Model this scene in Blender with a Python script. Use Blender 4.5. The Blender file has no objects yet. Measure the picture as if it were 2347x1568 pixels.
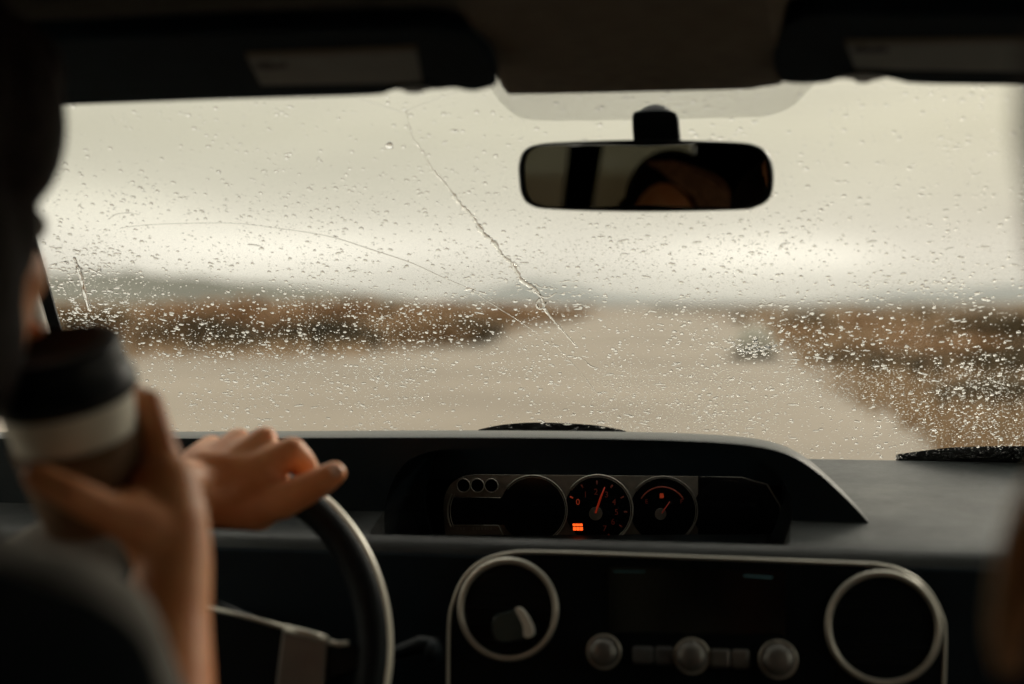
import bpy, math, random
from math import sin, cos, pi, radians, sqrt, atan2
from mathutils import Vector, Matrix, noise as mnoise

random.seed(7)
SC = bpy.context.scene
COL = SC.collection

# ------------------------------------------------------------------ camera
F = 3224.0                       # focal length in units of a 2347 x 1568 picture
CAM = Vector((0.0, 0.0, 1.40))
YAW, PITCH = radians(9.0), radians(1.49)
cd = bpy.data.cameras.new('camera')
cam = bpy.data.objects.new('camera', cd)
COL.objects.link(cam)
cam.location = CAM
cam.rotation_euler = (pi / 2 - PITCH, 0, YAW)
cd.sensor_width = 36.0
cd.lens = 36.0 * F / 2347.0
cd.clip_start = 0.02
cd.clip_end = 30000
cd.dof.use_dof = True
cd.dof.focus_distance = 1.70
cd.dof.aperture_fstop = 2.3
SC.camera = cam

# ------------------------------------------------------------------ world and sun
SUN_EL, SUN_AZ = radians(23), radians(30)      # azimuth to the right of straight ahead
w = bpy.data.worlds.new('World')
SC.world = w
w.use_nodes = True
nt = w.node_tree
nt.nodes.clear()
N, L = nt.nodes, nt.links


def wn(kind, **kw):
    n = N.new(kind)
    for k, v in kw.items():
        setattr(n, k, v)
    return n


def wm(op, a, b=None, c=None, clamp=False):
    n = wn('ShaderNodeMath', operation=op)
    n.use_clamp = clamp
    for i, v in enumerate((a, b, c)):
        if v is None:
            continue
        if isinstance(v, (int, float)):
            n.inputs[i].default_value = v
        else:
            L.new(v, n.inputs[i])
    return n.outputs[0]


tc = wn('ShaderNodeTexCoord')
sep = wn('ShaderNodeSeparateXYZ')
L.new(tc.outputs['Generated'], sep.inputs[0])
el = wm('MULTIPLY', wm('ARCSINE', sep.outputs['Z']), 180 / pi)          # degrees above the horizon
az = wm('MULTIPLY', wm('ARCTAN2', sep.outputs['X'], sep.outputs['Y']), 180 / pi)
ramp = wn('ShaderNodeValToRGB')
L.new(wm('DIVIDE', wm('ADD', el, 2.0), 92.0, clamp=True), ramp.inputs[0])
cr = ramp.color_ramp
stops = [(-2, (.48, .45, .365)), (0.6, (.555, .535, .465)), (2.0, (.63, .60, .525)), (4.5, (.555, .53, .435)),
         (7.0, (.545, .518, .405)), (13, (.60, .565, .46)), (40, (1.25, 1.2, 1.05)), (90, (1.7, 1.65, 1.5))]
while len(cr.elements) < len(stops):
    cr.elements.new(0.5)
for e, (d, c) in zip(cr.elements, stops):
    e.position = (d + 2) / 92.0
    e.color = (*c, 1)


def blob(a0, e0, sa, se, amp):
    da = wm('DIVIDE', wm('SUBTRACT', az, a0), sa)
    de = wm('DIVIDE', wm('SUBTRACT', el, e0), se)
    r2 = wm('ADD', wm('MULTIPLY', da, da), wm('MULTIPLY', de, de))
    return wm('MULTIPLY', wm('EXPONENT', wm('MULTIPLY', r2, -1.0)), amp)


# low bright breaks in the cloud deck, with soft noise over the whole sky
mp = wn('ShaderNodeMapping')
L.new(tc.outputs['Generated'], mp.inputs[0])
mp.inputs['Scale'].default_value = (5, 5, 26)
cn = wn('ShaderNodeTexNoise')
L.new(mp.outputs[0], cn.inputs['Vector'])
cn.inputs['Scale'].default_value = 1.0
cn.inputs['Detail'].default_value = 4
tot = wm('MULTIPLY', wm('SUBTRACT', cn.outputs['Fac'], 0.5), 0.34)
for args in ((-25.5, 3.6, 5.0, 1.2, .34), (-19, 2.2, 7.0, 1.1, .56), (0.8, 2.0, 4.6, .95, .62), (4.2, 1.8, 1.4, .5, .16),
             (-10, 2.4, 6.0, .8, .10), (12, 3.5, 5.0, 1.6, -.06), (-22, 5.5, 6, 1.2, -.05), (-150, 8, 40, 6, .12), (95, 7, 35, 5, .1)):
    tot = wm('ADD', tot, blob(*args))
gain = wm('ADD', tot, 1.0)
mul = wn('ShaderNodeVectorMath', operation='SCALE')
L.new(ramp.outputs[0], mul.inputs[0])
L.new(gain, mul.inputs['Scale'])
warm = wn('ShaderNodeVectorMath', operation='MULTIPLY')
L.new(mul.outputs[0], warm.inputs[0])
warm.inputs[1].default_value = (10.0, 10.0, 10.0)            # cloud radiance at background strength 0.1
sky = wn('ShaderNodeTexSky', sky_type='NISHITA')
sky.sun_disc = False
sky.sun_elevation = SUN_EL
sky.sun_rotation = SUN_AZ
sky.air_density = 1.5
sky.dust_density = 4
mix = wn('ShaderNodeMix', data_type='RGBA')
mix.inputs['Factor'].default_value = 0.97                     # closed cloud cover over the clear sky
L.new(sky.outputs[0], mix.inputs['A'])
L.new(warm.outputs[0], mix.inputs['B'])
bg = wn('ShaderNodeBackground')
bg.inputs['Strength'].default_value = 0.1
L.new(mix.outputs['Result'], bg.inputs['Color'])
wo = wn('ShaderNodeOutputWorld')
L.new(bg.outputs[0], wo.inputs['Surface'])

sd = bpy.data.lights.new('sun', 'SUN')
sd.energy = 1.5
sd.angle = radians(16)
sd.color = (1.0, .93, .80)
sun = bpy.data.objects.new('sun', sd)
COL.objects.link(sun)
sdir = Vector((sin(SUN_AZ) * cos(SUN_EL), cos(SUN_AZ) * cos(SUN_EL), sin(SUN_EL)))
sun.rotation_euler = sdir.to_track_quat('Z', 'Y').to_euler()
sun.location = (0, 0, 30)

SC.view_settings.view_transform = 'Standard'
SC.view_settings.look = 'None'
SC.view_settings.exposure = 0.45
SC.view_settings.gamma = 1.0
SC.view_settings.use_curve_mapping = False
cy = SC.cycles
cy.max_bounces = 10
cy.transparent_max_bounces = 24
cy.transmission_bounces = 8
cy.glossy_bounces = 5
cy.diffuse_bounces = 4
cy.caustics_refractive = False
cy.caustics_reflective = False
cy.sample_clamp_indirect = 4.0
cy.blur_glossy = 0.5
cy.use_denoising = True

# ------------------------------------------------------------------ pixel rays
_R = cam.rotation_euler.to_matrix()


def ray(px, py):
    return _R @ Vector(((px - 1173.5) / F, (784.0 - py) / F, -1.0))


def UY(px, py, Y):
    d = ray(px, py)
    return CAM + d * (Y / d.y)


def UP(px, py, p0, n):
    d = ray(px, py)
    return CAM + d * ((Vector(p0) - CAM).dot(n) / d.dot(n))


def ground(px, py):
    d = ray(px, py)
    t = -CAM.z / d.z
    return CAM + d * t


# ------------------------------------------------------------------ materials
def mat(name, col, rough=.6, metal=0.0, spec=.5, var=0.0, vscale=30.0, bump=0.0, bscale=200.0, sss=0.0, emit=None, es=1.0, coat=0.0,
        col2=None):
    m = bpy.data.materials.new(name)
    m.use_nodes = True
    t = m.node_tree
    b = t.nodes['Principled BSDF']
    b.inputs['Base Color'].default_value = (*col, 1)
    b.inputs['Roughness'].default_value = rough
    b.inputs['Metallic'].default_value = metal
    b.inputs['Specular IOR Level'].default_value = spec
    b.inputs['Coat Weight'].default_value = coat
    if sss:
        b.inputs['Subsurface Weight'].default_value = sss
        b.inputs['Subsurface Radius'].default_value = (.012, .004, .002)
        b.inputs['Subsurface Scale'].default_value = 1.0
    if emit:
        b.inputs['Emission Color'].default_value = (*emit, 1)
        b.inputs['Emission Strength'].default_value = es
    tcn = t.nodes.new('ShaderNodeTexCoord')
    if var or col2:
        n = t.nodes.new('ShaderNodeTexNoise')
        n.inputs['Scale'].default_value = vscale
        n.inputs['Detail'].default_value = 5
        t.links.new(tcn.outputs['Object'], n.inputs['Vector'])
        r = t.nodes.new('ShaderNodeValToRGB')
        r.color_ramp.elements[0].position = .35
        r.color_ramp.elements[1].position = .65
        c2 = col2 or tuple(c * (1 + var) for c in col)
        c1 = col if col2 else tuple(c * (1 - var) for c in col)
        r.color_ramp.elements[0].color = (*c1, 1)
        r.color_ramp.elements[1].color = (*c2, 1)
        t.links.new(n.outputs['Fac'], r.inputs[0])
        t.links.new(r.outputs[0], b.inputs['Base Color'])
    if bump:
        n2 = t.nodes.new('ShaderNodeTexNoise')
        n2.inputs['Scale'].default_value = bscale
        n2.inputs['Detail'].default_value = 3
        t.links.new(tcn.outputs['Object'], n2.inputs['Vector'])
        bp = t.nodes.new('ShaderNodeBump')
        bp.inputs['Strength'].default_value = bump
        bp.inputs['Distance'].default_value = .001
        t.links.new(n2.outputs['Fac'], bp.inputs['Height'])
        t.links.new(bp.outputs[0], b.inputs['Normal'])
    return m


def thin_glass(name, tint, refl=1.0):
    m = bpy.data.materials.new(name)
    m.use_nodes = True
    t = m.node_tree
    t.nodes.clear()
    o = t.nodes.new('ShaderNodeOutputMaterial')
    tr = t.nodes.new('ShaderNodeBsdfTransparent')
    tr.inputs[0].default_value = (*tint, 1)
    gl = t.nodes.new('ShaderNodeBsdfGlossy')
    gl.inputs['Roughness'].default_value = .02
    gl.inputs['Color'].default_value = (refl, refl, refl, 1)
    lw = t.nodes.new('ShaderNodeLayerWeight')
    lw.inputs['Blend'].default_value = .5
    pw = t.nodes.new('ShaderNodeMath')
    pw.operation = 'POWER'
    pw.inputs[1].default_value = 5
    t.links.new(lw.outputs['Facing'], pw.inputs[0])
    fr = t.nodes.new('ShaderNodeMath')
    fr.operation = 'MULTIPLY_ADD'
    fr.inputs[1].default_value = .9
    fr.inputs[2].default_value = .035
    t.links.new(pw.outputs[0], fr.inputs[0])
    mx = t.nodes.new('ShaderNodeMixShader')
    t.links.new(fr.outputs[0], mx.inputs[0])
    t.links.new(tr.outputs[0], mx.inputs[1])
    t.links.new(gl.outputs[0], mx.inputs[2])
    t.links.new(mx.outputs[0], o.inputs[0])
    return m


M = {}
M['glass'] = thin_glass('windscreen glass', (.965, .965, .955), .5)
M['tinted'] = thin_glass('privacy glass', (.29, .28, .23), .5)
wt = bpy.data.materials.new('rain water')
wt.use_nodes = True
wt.node_tree.nodes.clear()
_o = wt.node_tree.nodes.new('ShaderNodeOutputMaterial')
_g = wt.node_tree.nodes.new('ShaderNodeBsdfGlass')
_g.inputs['IOR'].default_value = 1.333
_g.inputs['Roughness'].default_value = 0.0
wt.node_tree.links.new(_g.outputs[0], _o.inputs[0])
M['water'] = wt
M['plastic'] = mat('dark grained plastic', (.005, .010, .014), .55, bump=.25, bscale=900, var=.15, vscale=12, spec=0.12)
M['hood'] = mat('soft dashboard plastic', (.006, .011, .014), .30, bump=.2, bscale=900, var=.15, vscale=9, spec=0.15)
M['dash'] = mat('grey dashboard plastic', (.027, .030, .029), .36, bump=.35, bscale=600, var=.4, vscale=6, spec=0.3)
_t = M['dash'].node_tree
_b = _t.nodes['Principled BSDF']
_n = _t.nodes.new('ShaderNodeTexNoise')
_n.inputs['Scale'].default_value = 5.0
_n.inputs['Detail'].default_value = 8
_n.inputs['Roughness'].default_value = .7
_c = _t.nodes.new('ShaderNodeTexCoord')
_m = _t.nodes.new('ShaderNodeMapRange')
_m.inputs['From Min'].default_value = .35
_m.inputs['From Max'].default_value = .65
_m.inputs['To Min'].default_value = .30
_m.inputs['To Max'].default_value = .60
_t.links.new(_c.outputs['Object'], _n.inputs['Vector'])
_t.links.new(_n.outputs['Fac'], _m.inputs['Value'])
_t.links.new(_m.outputs[0], _b.inputs['Roughness'])
M['black'] = mat('black plastic', (.002, .005, .007), .45, var=.2, vscale=20, spec=0.15)
M['gloss'] = mat('gloss black display', (.004, .004, .005), .12, var=.1)
M['silver'] = mat('satin silver trim', (.54, .52, .45), .36, metal=.55, var=.06, vscale=60)
M['plate'] = mat('brushed grey cluster plate', (.25, .235, .20), .42, metal=.4, var=.12, vscale=120)
M['liner'] = mat('brown grey headliner cloth', (.150, .140, .118), .95, spec=.1, var=.12, vscale=50, bump=.4, bscale=1500)
M['visor'] = mat('dark visor vinyl', (.010, .019, .028), .85, spec=.03, var=.12, vscale=30)
M['label'] = mat('printed visor label', (.10, .118, .118), .7, var=.08, vscale=40)
M['ink'] = mat('dark label print', (.01, .012, .014), .8, var=.1)
M['yellow'] = mat('faded brown label strip', (.07, .055, .03), .8, var=.1)
M['pillar'] = mat('pale pillar trim', (.72, .68, .62), .7, var=.05, vscale=20)
M['rubber'] = mat('black rubber', (0.009, 0.009, 0.009), .6, var=.2)
M['leather'] = mat('black steering wheel leather', (.003, .006, .008), .55, var=.2, vscale=60, bump=.3, spec=0.2)
M['seat'] = mat('dark seat cloth', (.001, .004, .006), .95, spec=.05, var=.2, vscale=90)
M['bronze'] = mat('satin brown spoke trim', (.16, .14, .12), .45, metal=.3, var=.08)
M['mirror'] = mat('mirror glass', (.62, .62, .60), .01, metal=1.0)
M['skin'] = mat('tanned skin', (.68, .26, .10), .45, spec=.4, sss=.22, col2=(.80, .36, .16), vscale=28, bump=.5, bscale=350)
M['hair'] = mat('dark brown hair', (.014, .009, .007), .75, spec=.12, var=.4, vscale=120)
M['hair_lit'] = mat('brown hair', (.40, .19, .09), .42, var=.5, vscale=150)  # brighter copy of the hair, paints in the lit strands
M['hair_c'] = mat('sun bleached hair', (.88, .66, .42), .5, var=.25, vscale=90)
M['shirt'] = mat('grey knitted shirt', (0.186, 0.174, 0.155), .95, spec=.1, var=.12, vscale=60, bump=.5, bscale=900)
M['darkshirt'] = mat('dark brown top', (.10, .06, .045), .95, spec=.1, var=.2, vscale=60)
M['lid'] = mat('black cup lid', (.006, .009, .012), .42, spec=.25, var=.1)
M['cup'] = mat('cream paper cup', (.82, .78, .66), .6, var=.03, vscale=50)
M['sleeve'] = mat('brown cardboard sleeve', (.20, .115, .06), .85, var=.12, vscale=120)
M['red'] = mat('lit red gauge marking', (.3, .03, .01), .5, emit=(.9, .10, .03), es=.10)
M['needle'] = mat('red gauge needle', (.4, .03, .015), .5, emit=(1.0, .07, .02), es=.085)
M['orange'] = mat('lit orange warning lamp', (.8, .1, .02), .5, emit=(1.0, .10, .012), es=1.15)
M['white'] = mat('pale print', (.35, .34, .30), .6, var=.05)
M['teal'] = mat('dim teal display', (.01, .02, .02), .4, emit=(.05, .16, .15), es=.04)


# ------------------------------------------------------------------ mesh helpers
class MB:
    def __init__(s):
        s.v, s.f = [], []

    def add(s, vs, fs):
        n = len(s.v)
        s.v.extend([tuple(v) for v in vs])
        s.f.extend([tuple(i + n for i in f) for f in fs])

    def box(s, a, b):
        x0, y0, z0 = a
        x1, y1, z1 = b
        s.add([(x0, y0, z0), (x1, y0, z0), (x1, y1, z0), (x0, y1, z0), (x0, y0, z1), (x1, y0, z1), (x1, y1, z1), (x0, y1, z1)],
              [(0, 3, 2, 1), (4, 5, 6, 7), (0, 1, 5, 4), (1, 2, 6, 5), (2, 3, 7, 6), (3, 0, 4, 7)])
        return s

    def prism(s, pts, off):
        n = len(pts)
        off = Vector(off)
        pts = [Vector(p) for p in pts]
        s.add(pts + [p + off for p in pts],
              [tuple(range(n))[::-1], tuple(range(n, 2 * n))] + [(i, (i + 1) % n, n + (i + 1) % n, n + i) for i in range(n)])
        return s

    def tube(s, path, rad, seg=12, closed=False, flat=1.0, up=None):
        path = [Vector(p) for p in path]
        n = len(path)
        if not isinstance(rad, (list, tuple)):
            rad = [rad] * n
        rings = []
        prev = None
        for i, p in enumerate(path):
            if closed:
                t = path[(i + 1) % n] - path[i - 1]
            else:
                t = path[min(i + 1, n - 1)] - path[max(i - 1, 0)]
            t = t.normalized()
            ref = Vector(up) if up else (prev if prev is not None else (Vector((0, 0, 1)) if abs(t.z) < .9 else Vector((1, 0, 0))))
            a = (ref - t * ref.dot(t)).normalized()
            b = t.cross(a)
            prev = a
            rings.append([p + (a * cos(2 * pi * k / seg) * flat + b * sin(2 * pi * k / seg)) * rad[i] for k in range(seg)])
        vs = [v for r in rings for v in r]
        fs = []
        m = n if closed else n - 1
        for i in range(m):
            j = (i + 1) % n
            for k in range(seg):
                l = (k + 1) % seg
                fs.append((i * seg + k, i * seg + l, j * seg + l, j * seg + k))
        if not closed:
            fs.append(tuple(range(seg))[::-1])
            fs.append(tuple((n - 1) * seg + k for k in range(seg)))
        s.add(vs, fs)
        return s

    def lathe(s, prof, mtx, seg=48):
        vs, fs = [], []
        n = len(prof)
        for k in range(seg):
            a = 2 * pi * k / seg
            for r, z in prof:
                vs.append(mtx @ Vector((r * cos(a), r * sin(a), z)))
        for k in range(seg):
            l = (k + 1) % seg
            for i in range(n - 1):
                fs.append((k * n + i, l * n + i, l * n + i + 1, k * n + i + 1))
        s.add(vs, fs)
        return s

    def ell(s, c, r, seg=24, rings=14, mtx=None):
        c = Vector(c)
        if isinstance(r, (int, float)):
            r = (r, r, r)
        vs = [Vector((0, 0, r[2]))]
        for i in range(1, rings):
            th = pi * i / rings
            for k in range(seg):
                a = 2 * pi * k / seg
                vs.append(Vector((r[0] * sin(th) * cos(a), r[1] * sin(th) * sin(a), r[2] * cos(th))))
        vs.append(Vector((0, 0, -r[2])))
        fs = [(0, 1 + k, 1 + (k + 1) % seg) for k in range(seg)]
        for i in range(rings - 2):
            for k in range(seg):
                l = (k + 1) % seg
                fs.append((1 + i * seg + k, 1 + (i + 1) * seg + k, 1 + (i + 1) * seg + l, 1 + i * seg + l))
        e = len(vs) - 1
        fs += [(e, 1 + (rings - 2) * seg + (k + 1) % seg, 1 + (rings - 2) * seg + k) for k in range(seg)]
        if mtx:
            vs = [mtx @ v for v in vs]
        s.add([v + c for v in vs], fs)
        return s

    def limb(s, pts, seg=16):
        """tapered limb through (point, radius) with round ends, smooth interpolation"""
        P = [Vector(p) for p, r in pts]
        Rr = [r for p, r in pts]
        path, rad = [], []
        for i in range(len(P) - 1):
            for k in range(6):
                t = k / 6
                path.append(P[i].lerp(P[i + 1], t))
                rad.append(Rr[i] * (1 - t) + Rr[i + 1] * t)
        path.append(P[-1])
        rad.append(Rr[-1])
        s.tube(path, rad, seg)
        for p, r in pts:
            s.ell(p, r, 16, 10)
        return s


ORG = {}


def obj(name, mb, m, parent=None, smooth=True, **tags):
    me = bpy.data.meshes.new(name)
    if isinstance(mb, MB):
        me.from_pydata(mb.v, [], mb.f)
    me.update()
    o = bpy.data.objects.new(name, me)
    COL.objects.link(o)
    for mm in (m if isinstance(m, list) else [m]):
        if mm:
            me.materials.append(mm)
    if smooth and len(me.polygons):
        me.polygons.foreach_set('use_smooth', [True] * len(me.polygons))
        if smooth == 'auto':
            try:
                me.set_sharp_from_angle(angle=radians(35))
            except Exception:
                pass
    if parent:
        setp(o, parent)
    for k, v in tags.items():
        o[k] = v
    return o


def setp(o, parent):
    o.parent = parent
    base = ORG.get(parent.name, Vector((0, 0, 0)))
    o.matrix_parent_inverse = Matrix.Translation(-base)


def thing(name, label, cat, loc, group=None):
    o = bpy.data.objects.new(name, None)
    COL.objects.link(o)
    o.empty_display_size = .1
    o.location = loc
    ORG[o.name] = Vector(loc)
    o['label'] = label
    o['category'] = cat
    if group:
        o['group'] = group
    return o


def bevel(o, wd, seg=3, angle=30):
    b = o.modifiers.new('bevel', 'BEVEL')
    b.width = wd
    b.segments = seg
    b.limit_method = 'ANGLE'
    b.angle_limit = radians(angle)
    b.harden_normals = False
    return b


def body_mods(o, vox=.004, it=5):
    r = o.modifiers.new('remesh', 'REMESH')
    r.mode = 'VOXEL'
    r.voxel_size = vox
    r.use_smooth_shade = True
    s = o.modifiers.new('smooth', 'SMOOTH')
    s.iterations = it
    s.factor = .6


def text(name, body, size, loc, mtx, m, parent, **tags):
    cu = bpy.data.curves.new(name, 'FONT')
    cu.body = body
    cu.size = size
    cu.align_x = 'CENTER'
    cu.align_y = 'CENTER'
    cu.extrude = .00015
    o = bpy.data.objects.new(name, cu)
    COL.objects.link(o)
    cu.materials.append(m)
    o.matrix_world = Matrix.Translation(loc) @ mtx
    o.parent = parent
    base = ORG.get(parent.name, Vector((0, 0, 0)))
    o.matrix_parent_inverse = Matrix.Translation(-base)
    for k, v in tags.items():
        o[k] = v
    bpy.context.view_layer.update()
    me = bpy.data.meshes.new_from_object(o.evaluated_get(bpy.context.evaluated_depsgraph_get()))
    o2 = bpy.data.objects.new('tmp', me)
    COL.objects.link(o2)
    o2.matrix_world = Matrix.Translation(loc) @ mtx
    o2.parent = parent
    o2.matrix_parent_inverse = o.matrix_parent_inverse
    bpy.data.objects.remove(o)
    o2.name = name
    return o2


def smooth_curve(pts, sub=8, closed=False):
    """Catmull-Rom through points"""
    pts = [Vector(p) for p in pts]
    n = len(pts)
    out = []
    m = n if closed else n - 1
    for i in range(m):
        p0 = pts[(i - 1) % n] if closed or i > 0 else pts[0]
        p1 = pts[i]
        p2 = pts[(i + 1) % n]
        p3 = pts[(i + 2) % n] if closed or i + 2 < n else pts[-1]
        for k in range(sub):
            t = k / sub
            out.append(.5 * ((2 * p1) + (p2 - p0) * t + (2 * p0 - 5 * p1 + 4 * p2 - p3) * t * t + (3 * p1 - p0 - 3 * p2 + p3) * t ** 3))
    if not closed:
        out.append(pts[-1])
    return out


# ================================================================== THE LAND
def px_poly(pts):
    return [ground(*p) for p in pts]


gm = mat('dry grass ground', (.215, .178, .138), .95, spec=.1, col2=(.200, .155, .115), vscale=.15)
g = MB()
cx, cyy = 0, 0
rad = [0, 12, 25, 45, 80, 140, 260, 500, 1000, 2000, 3800]
seg = 64
vs = [(0, 0, 0)]
for r in rad[1:]:
    for k in range(seg):
        a = 2 * pi * k / seg
        vs.append((r * cos(a), r * sin(a), 0.0))
fs = [(0, 1 + k, 1 + (k + 1) % seg) for k in range(seg)]
for i in range(len(rad) - 2):
    for k in range(seg):
        l = (k + 1) % seg
        fs.append((1 + i * seg + k, 1 + (i + 1) * seg + k, 1 + (i + 1) * seg + l, 1 + i * seg + l))
g.add(vs, fs)
obj('ground', g, gm, smooth=False, kind='structure')

rm = mat('wet pale gravel', (.190, .160, .124), .75, spec=.25, col2=(.262, .224, .176), vscale=.16)
left_edge = [ground(x, y) for x, y in ((-1200, 818), (-500, 824), (300, 826), (700, 822), (960, 812), (1090, 792), (1180, 768), (1260, 744), (1370, 716))]
right_edge = [ground(x, y) for x, y in ((1560, 716), (1680, 745), (1790, 790), (1890, 850), (2010, 930), (2130, 1030), (2260, 1160), (2420, 1400))]
road = [Vector((-45, -20, 0))] + left_edge + right_edge + [Vector((3.6, -20, 0))]
r_ = MB()
n = len(road)
r_.add([(p.x, p.y, .004) for p in road], [tuple(range(n))[::-1]])
obj('gravel_road', r_, rm, smooth=False, kind='structure')


def ridge(name, m, D, pts, depth, seed):
    """a range of hills: ridge line given by picture height at distance D"""
    mb = MB()
    out = []
    ridge3 = []
    for i in range(len(pts) - 1):
        (x0, y0), (x1, y1) = pts[i], pts[i + 1]
        for k in range(6):
            t = k / 6
            s = t * t * (3 - 2 * t)
            x = x0 + (x1 - x0) * t
            y = y0 + (y1 - y0) * s
            d = ray(x, 700)
            d.z = 0
            d.normalize()
            h = max(2.0, (702 - y) / F * D + 1.4 + mnoise.noise(Vector((x * .012, seed, 0))) * D * .0012)
            ridge3.append((d, h))
    R_ = 9
    vs, fs = [], []
    for j in range(R_):
        t = j / (R_ - 1)
        for i, (d, h) in enumerate(ridge3):
            dist = D + (t - .5) * depth
            prof = sin(pi * t) ** 1.3
            wob = 1 + .25 * mnoise.noise(Vector((i * .35, j * .8, seed)))
            vs.append((d.x * dist, d.y * dist, h * prof * (wob if 0 < j < R_ - 1 and j != R_ // 2 else 1) - .5))
    W = len(ridge3)
    for j in range(R_ - 1):
        for i in range(W - 1):
            fs.append((j * W + i, j * W + i + 1, (j + 1) * W + i + 1, (j + 1) * W + i))
    mb.add(vs, fs)
    return obj(name, mb, m, kind='structure')


hm = mat('scrubby hillside', (.155, .155, .130), .95, spec=.1, col2=(0.096, 0.096, 0.078), vscale=.01)  # lightened and greyed so the colour carries some haze
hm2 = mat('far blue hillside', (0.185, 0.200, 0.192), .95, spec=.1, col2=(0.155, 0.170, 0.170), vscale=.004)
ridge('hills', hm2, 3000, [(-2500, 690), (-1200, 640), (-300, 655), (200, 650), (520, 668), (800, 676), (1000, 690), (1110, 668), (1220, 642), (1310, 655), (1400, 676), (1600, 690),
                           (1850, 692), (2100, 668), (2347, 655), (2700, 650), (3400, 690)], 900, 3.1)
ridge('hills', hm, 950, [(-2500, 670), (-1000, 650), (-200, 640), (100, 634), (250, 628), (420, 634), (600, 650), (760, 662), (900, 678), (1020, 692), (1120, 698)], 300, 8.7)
hm3 = mat('low scrub plain', (0.115, 0.089, 0.063), .95, spec=.1, col2=(0.081, 0.067, 0.048), vscale=.02)
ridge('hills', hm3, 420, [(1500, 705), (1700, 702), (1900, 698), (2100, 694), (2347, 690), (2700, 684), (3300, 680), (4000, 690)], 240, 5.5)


def bush_mesh(name, h, wd, nblade, seed, blade=.035, upright=.5):
    rnd = random.Random(seed)
    mb = MB()
    for i in range(nblade):
        a = rnd.uniform(0, 2 * pi)
        r = wd * sqrt(rnd.random()) * .5
        base = Vector((r * cos(a) * .5, r * sin(a) * .5, 0))
        t = rnd.random() ** .7
        lean = Vector((cos(a), sin(a), 0)) * r * (.4 + t)
        top = base + lean + Vector((0, 0, h * (.25 + .75 * t) * (1 - .45 * (2 * r / wd) ** 2)))
        s = top - Vector((0, 0, h * rnd.uniform(.15, .4))) - lean * .3
        wv = Vector((-sin(a + rnd.uniform(-1, 1)), cos(a + rnd.uniform(-1, 1)), rnd.uniform(-.3, .3))) * blade * rnd.uniform(.5, 1.5)
        mb.add([s - wv, s + wv, top + wv * .3 + Vector((rnd.uniform(-1, 1), rnd.uniform(-1, 1), 0)) * blade], [(0, 1, 2)])
    me = bpy.data.meshes.new(name)
    me.from_pydata(mb.v, [], mb.f)
    return me


fol = {
    'dry': mat('dry orange brush', (0.326, 0.207, 0.118), .9, spec=.1, col2=(0.385, 0.259, 0.155), vscale=2.0),
    'tan': mat('tan grass', (0.370, 0.266, 0.170), .9, spec=.1, col2=(0.311, 0.207, 0.118), vscale=2.0),
    'dark': mat('dark sage shrub', (0.074, 0.063, 0.041), .9, spec=.1, col2=(0.111, 0.089, 0.056), vscale=3.0),
    'olive': mat('olive shrub', (0.126, 0.104, 0.063), .9, spec=.1, col2=(0.104, 0.074, 0.041), vscale=3.0),
}
LAB = {
    'dry': 'dry orange brown brush growing beside the gravel road',
    'tan': 'pale tan grass tussock beside the gravel road',
    'dark': 'low dark sage shrub at the edge of the gravel road',
    'olive': 'olive brown shrub standing among the dry brush',
}
bm_ = {}
for kd, (h, wd, nb, bl) in {'dry': (1.1, 2.6, 900, .05), 'tan': (.8, 2.0, 700, .04), 'dark': (1.0, 2.2, 1500, .06), 'olive': (1.3, 2.4, 1100, .055)}.items():
    bm_[kd] = []
    for s in range(3):
        me = bush_mesh(kd + '_shrub', h, wd, nb, 11 * s + len(kd), bl)
        me.materials.append(fol[kd])
        bm_[kd].append(me)


def bush(kd, p, sc, hs=1.0):
    o = bpy.data.objects.new({'dry': 'brush', 'tan': 'grass_tussock', 'dark': 'sage_shrub', 'olive': 'olive_shrub'}[kd], random.choice(bm_[kd]))
    COL.objects.link(o)
    o.location = (p.x, p.y, 0)
    o.scale = (sc, sc, sc * hs)
    o.rotation_euler = (0, 0, random.uniform(0, 6.28))
    o['label'] = LAB[kd] + (' on the left' if p.x + .158 * p.y < 0 else ' on the right')
    o['category'] = {'dry': 'bush', 'tan': 'grass', 'dark': 'shrub', 'olive': 'shrub'}[kd]
    o['group'] = {'dry': 'dry brush along the road', 'tan': 'grass tussocks along the road', 'dark': 'dark sage shrubs along the road',
                  'olive': 'olive shrubs among the brush'}[kd]


# left bank
for i in range(34):
    x = random.uniform(-350, 1230)
    bush('dry', ground(x, random.uniform(742, 790) - max(0, x - 900) * .12), random.uniform(1.1, 2.0), 1.0)
for i in range(16):
    x = random.uniform(-350, 1260)
    bush('tan', ground(x, random.uniform(745, 800) - max(0, x - 900) * .14), random.uniform(1.0, 1.6), 1.0)
for i in range(14):
    x = random.uniform(1150, 1330)
    bush('tan' if i % 2 else 'dry', ground(x, random.uniform(718, 748) - (x - 1150) * .08), random.uniform(1.2, 1.9), .9)
for x, y, s in ((400, 782, .6), (455, 798, .8), (505, 803, .5), (650, 797, .5), (745, 797, .75), (790, 803, .45), (985, 784, .7),
                (1040, 787, .8), (-80, 800, .8)):
    bush('dark', ground(x, y), s * 1.45, 1.0)
for x, y, s in ((150, 770, 1.0), (240, 795, 1.0), (560, 770, 1.0), (900, 770, 1.0)):
    bush('olive', ground(x, y), s, 1.1)
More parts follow.
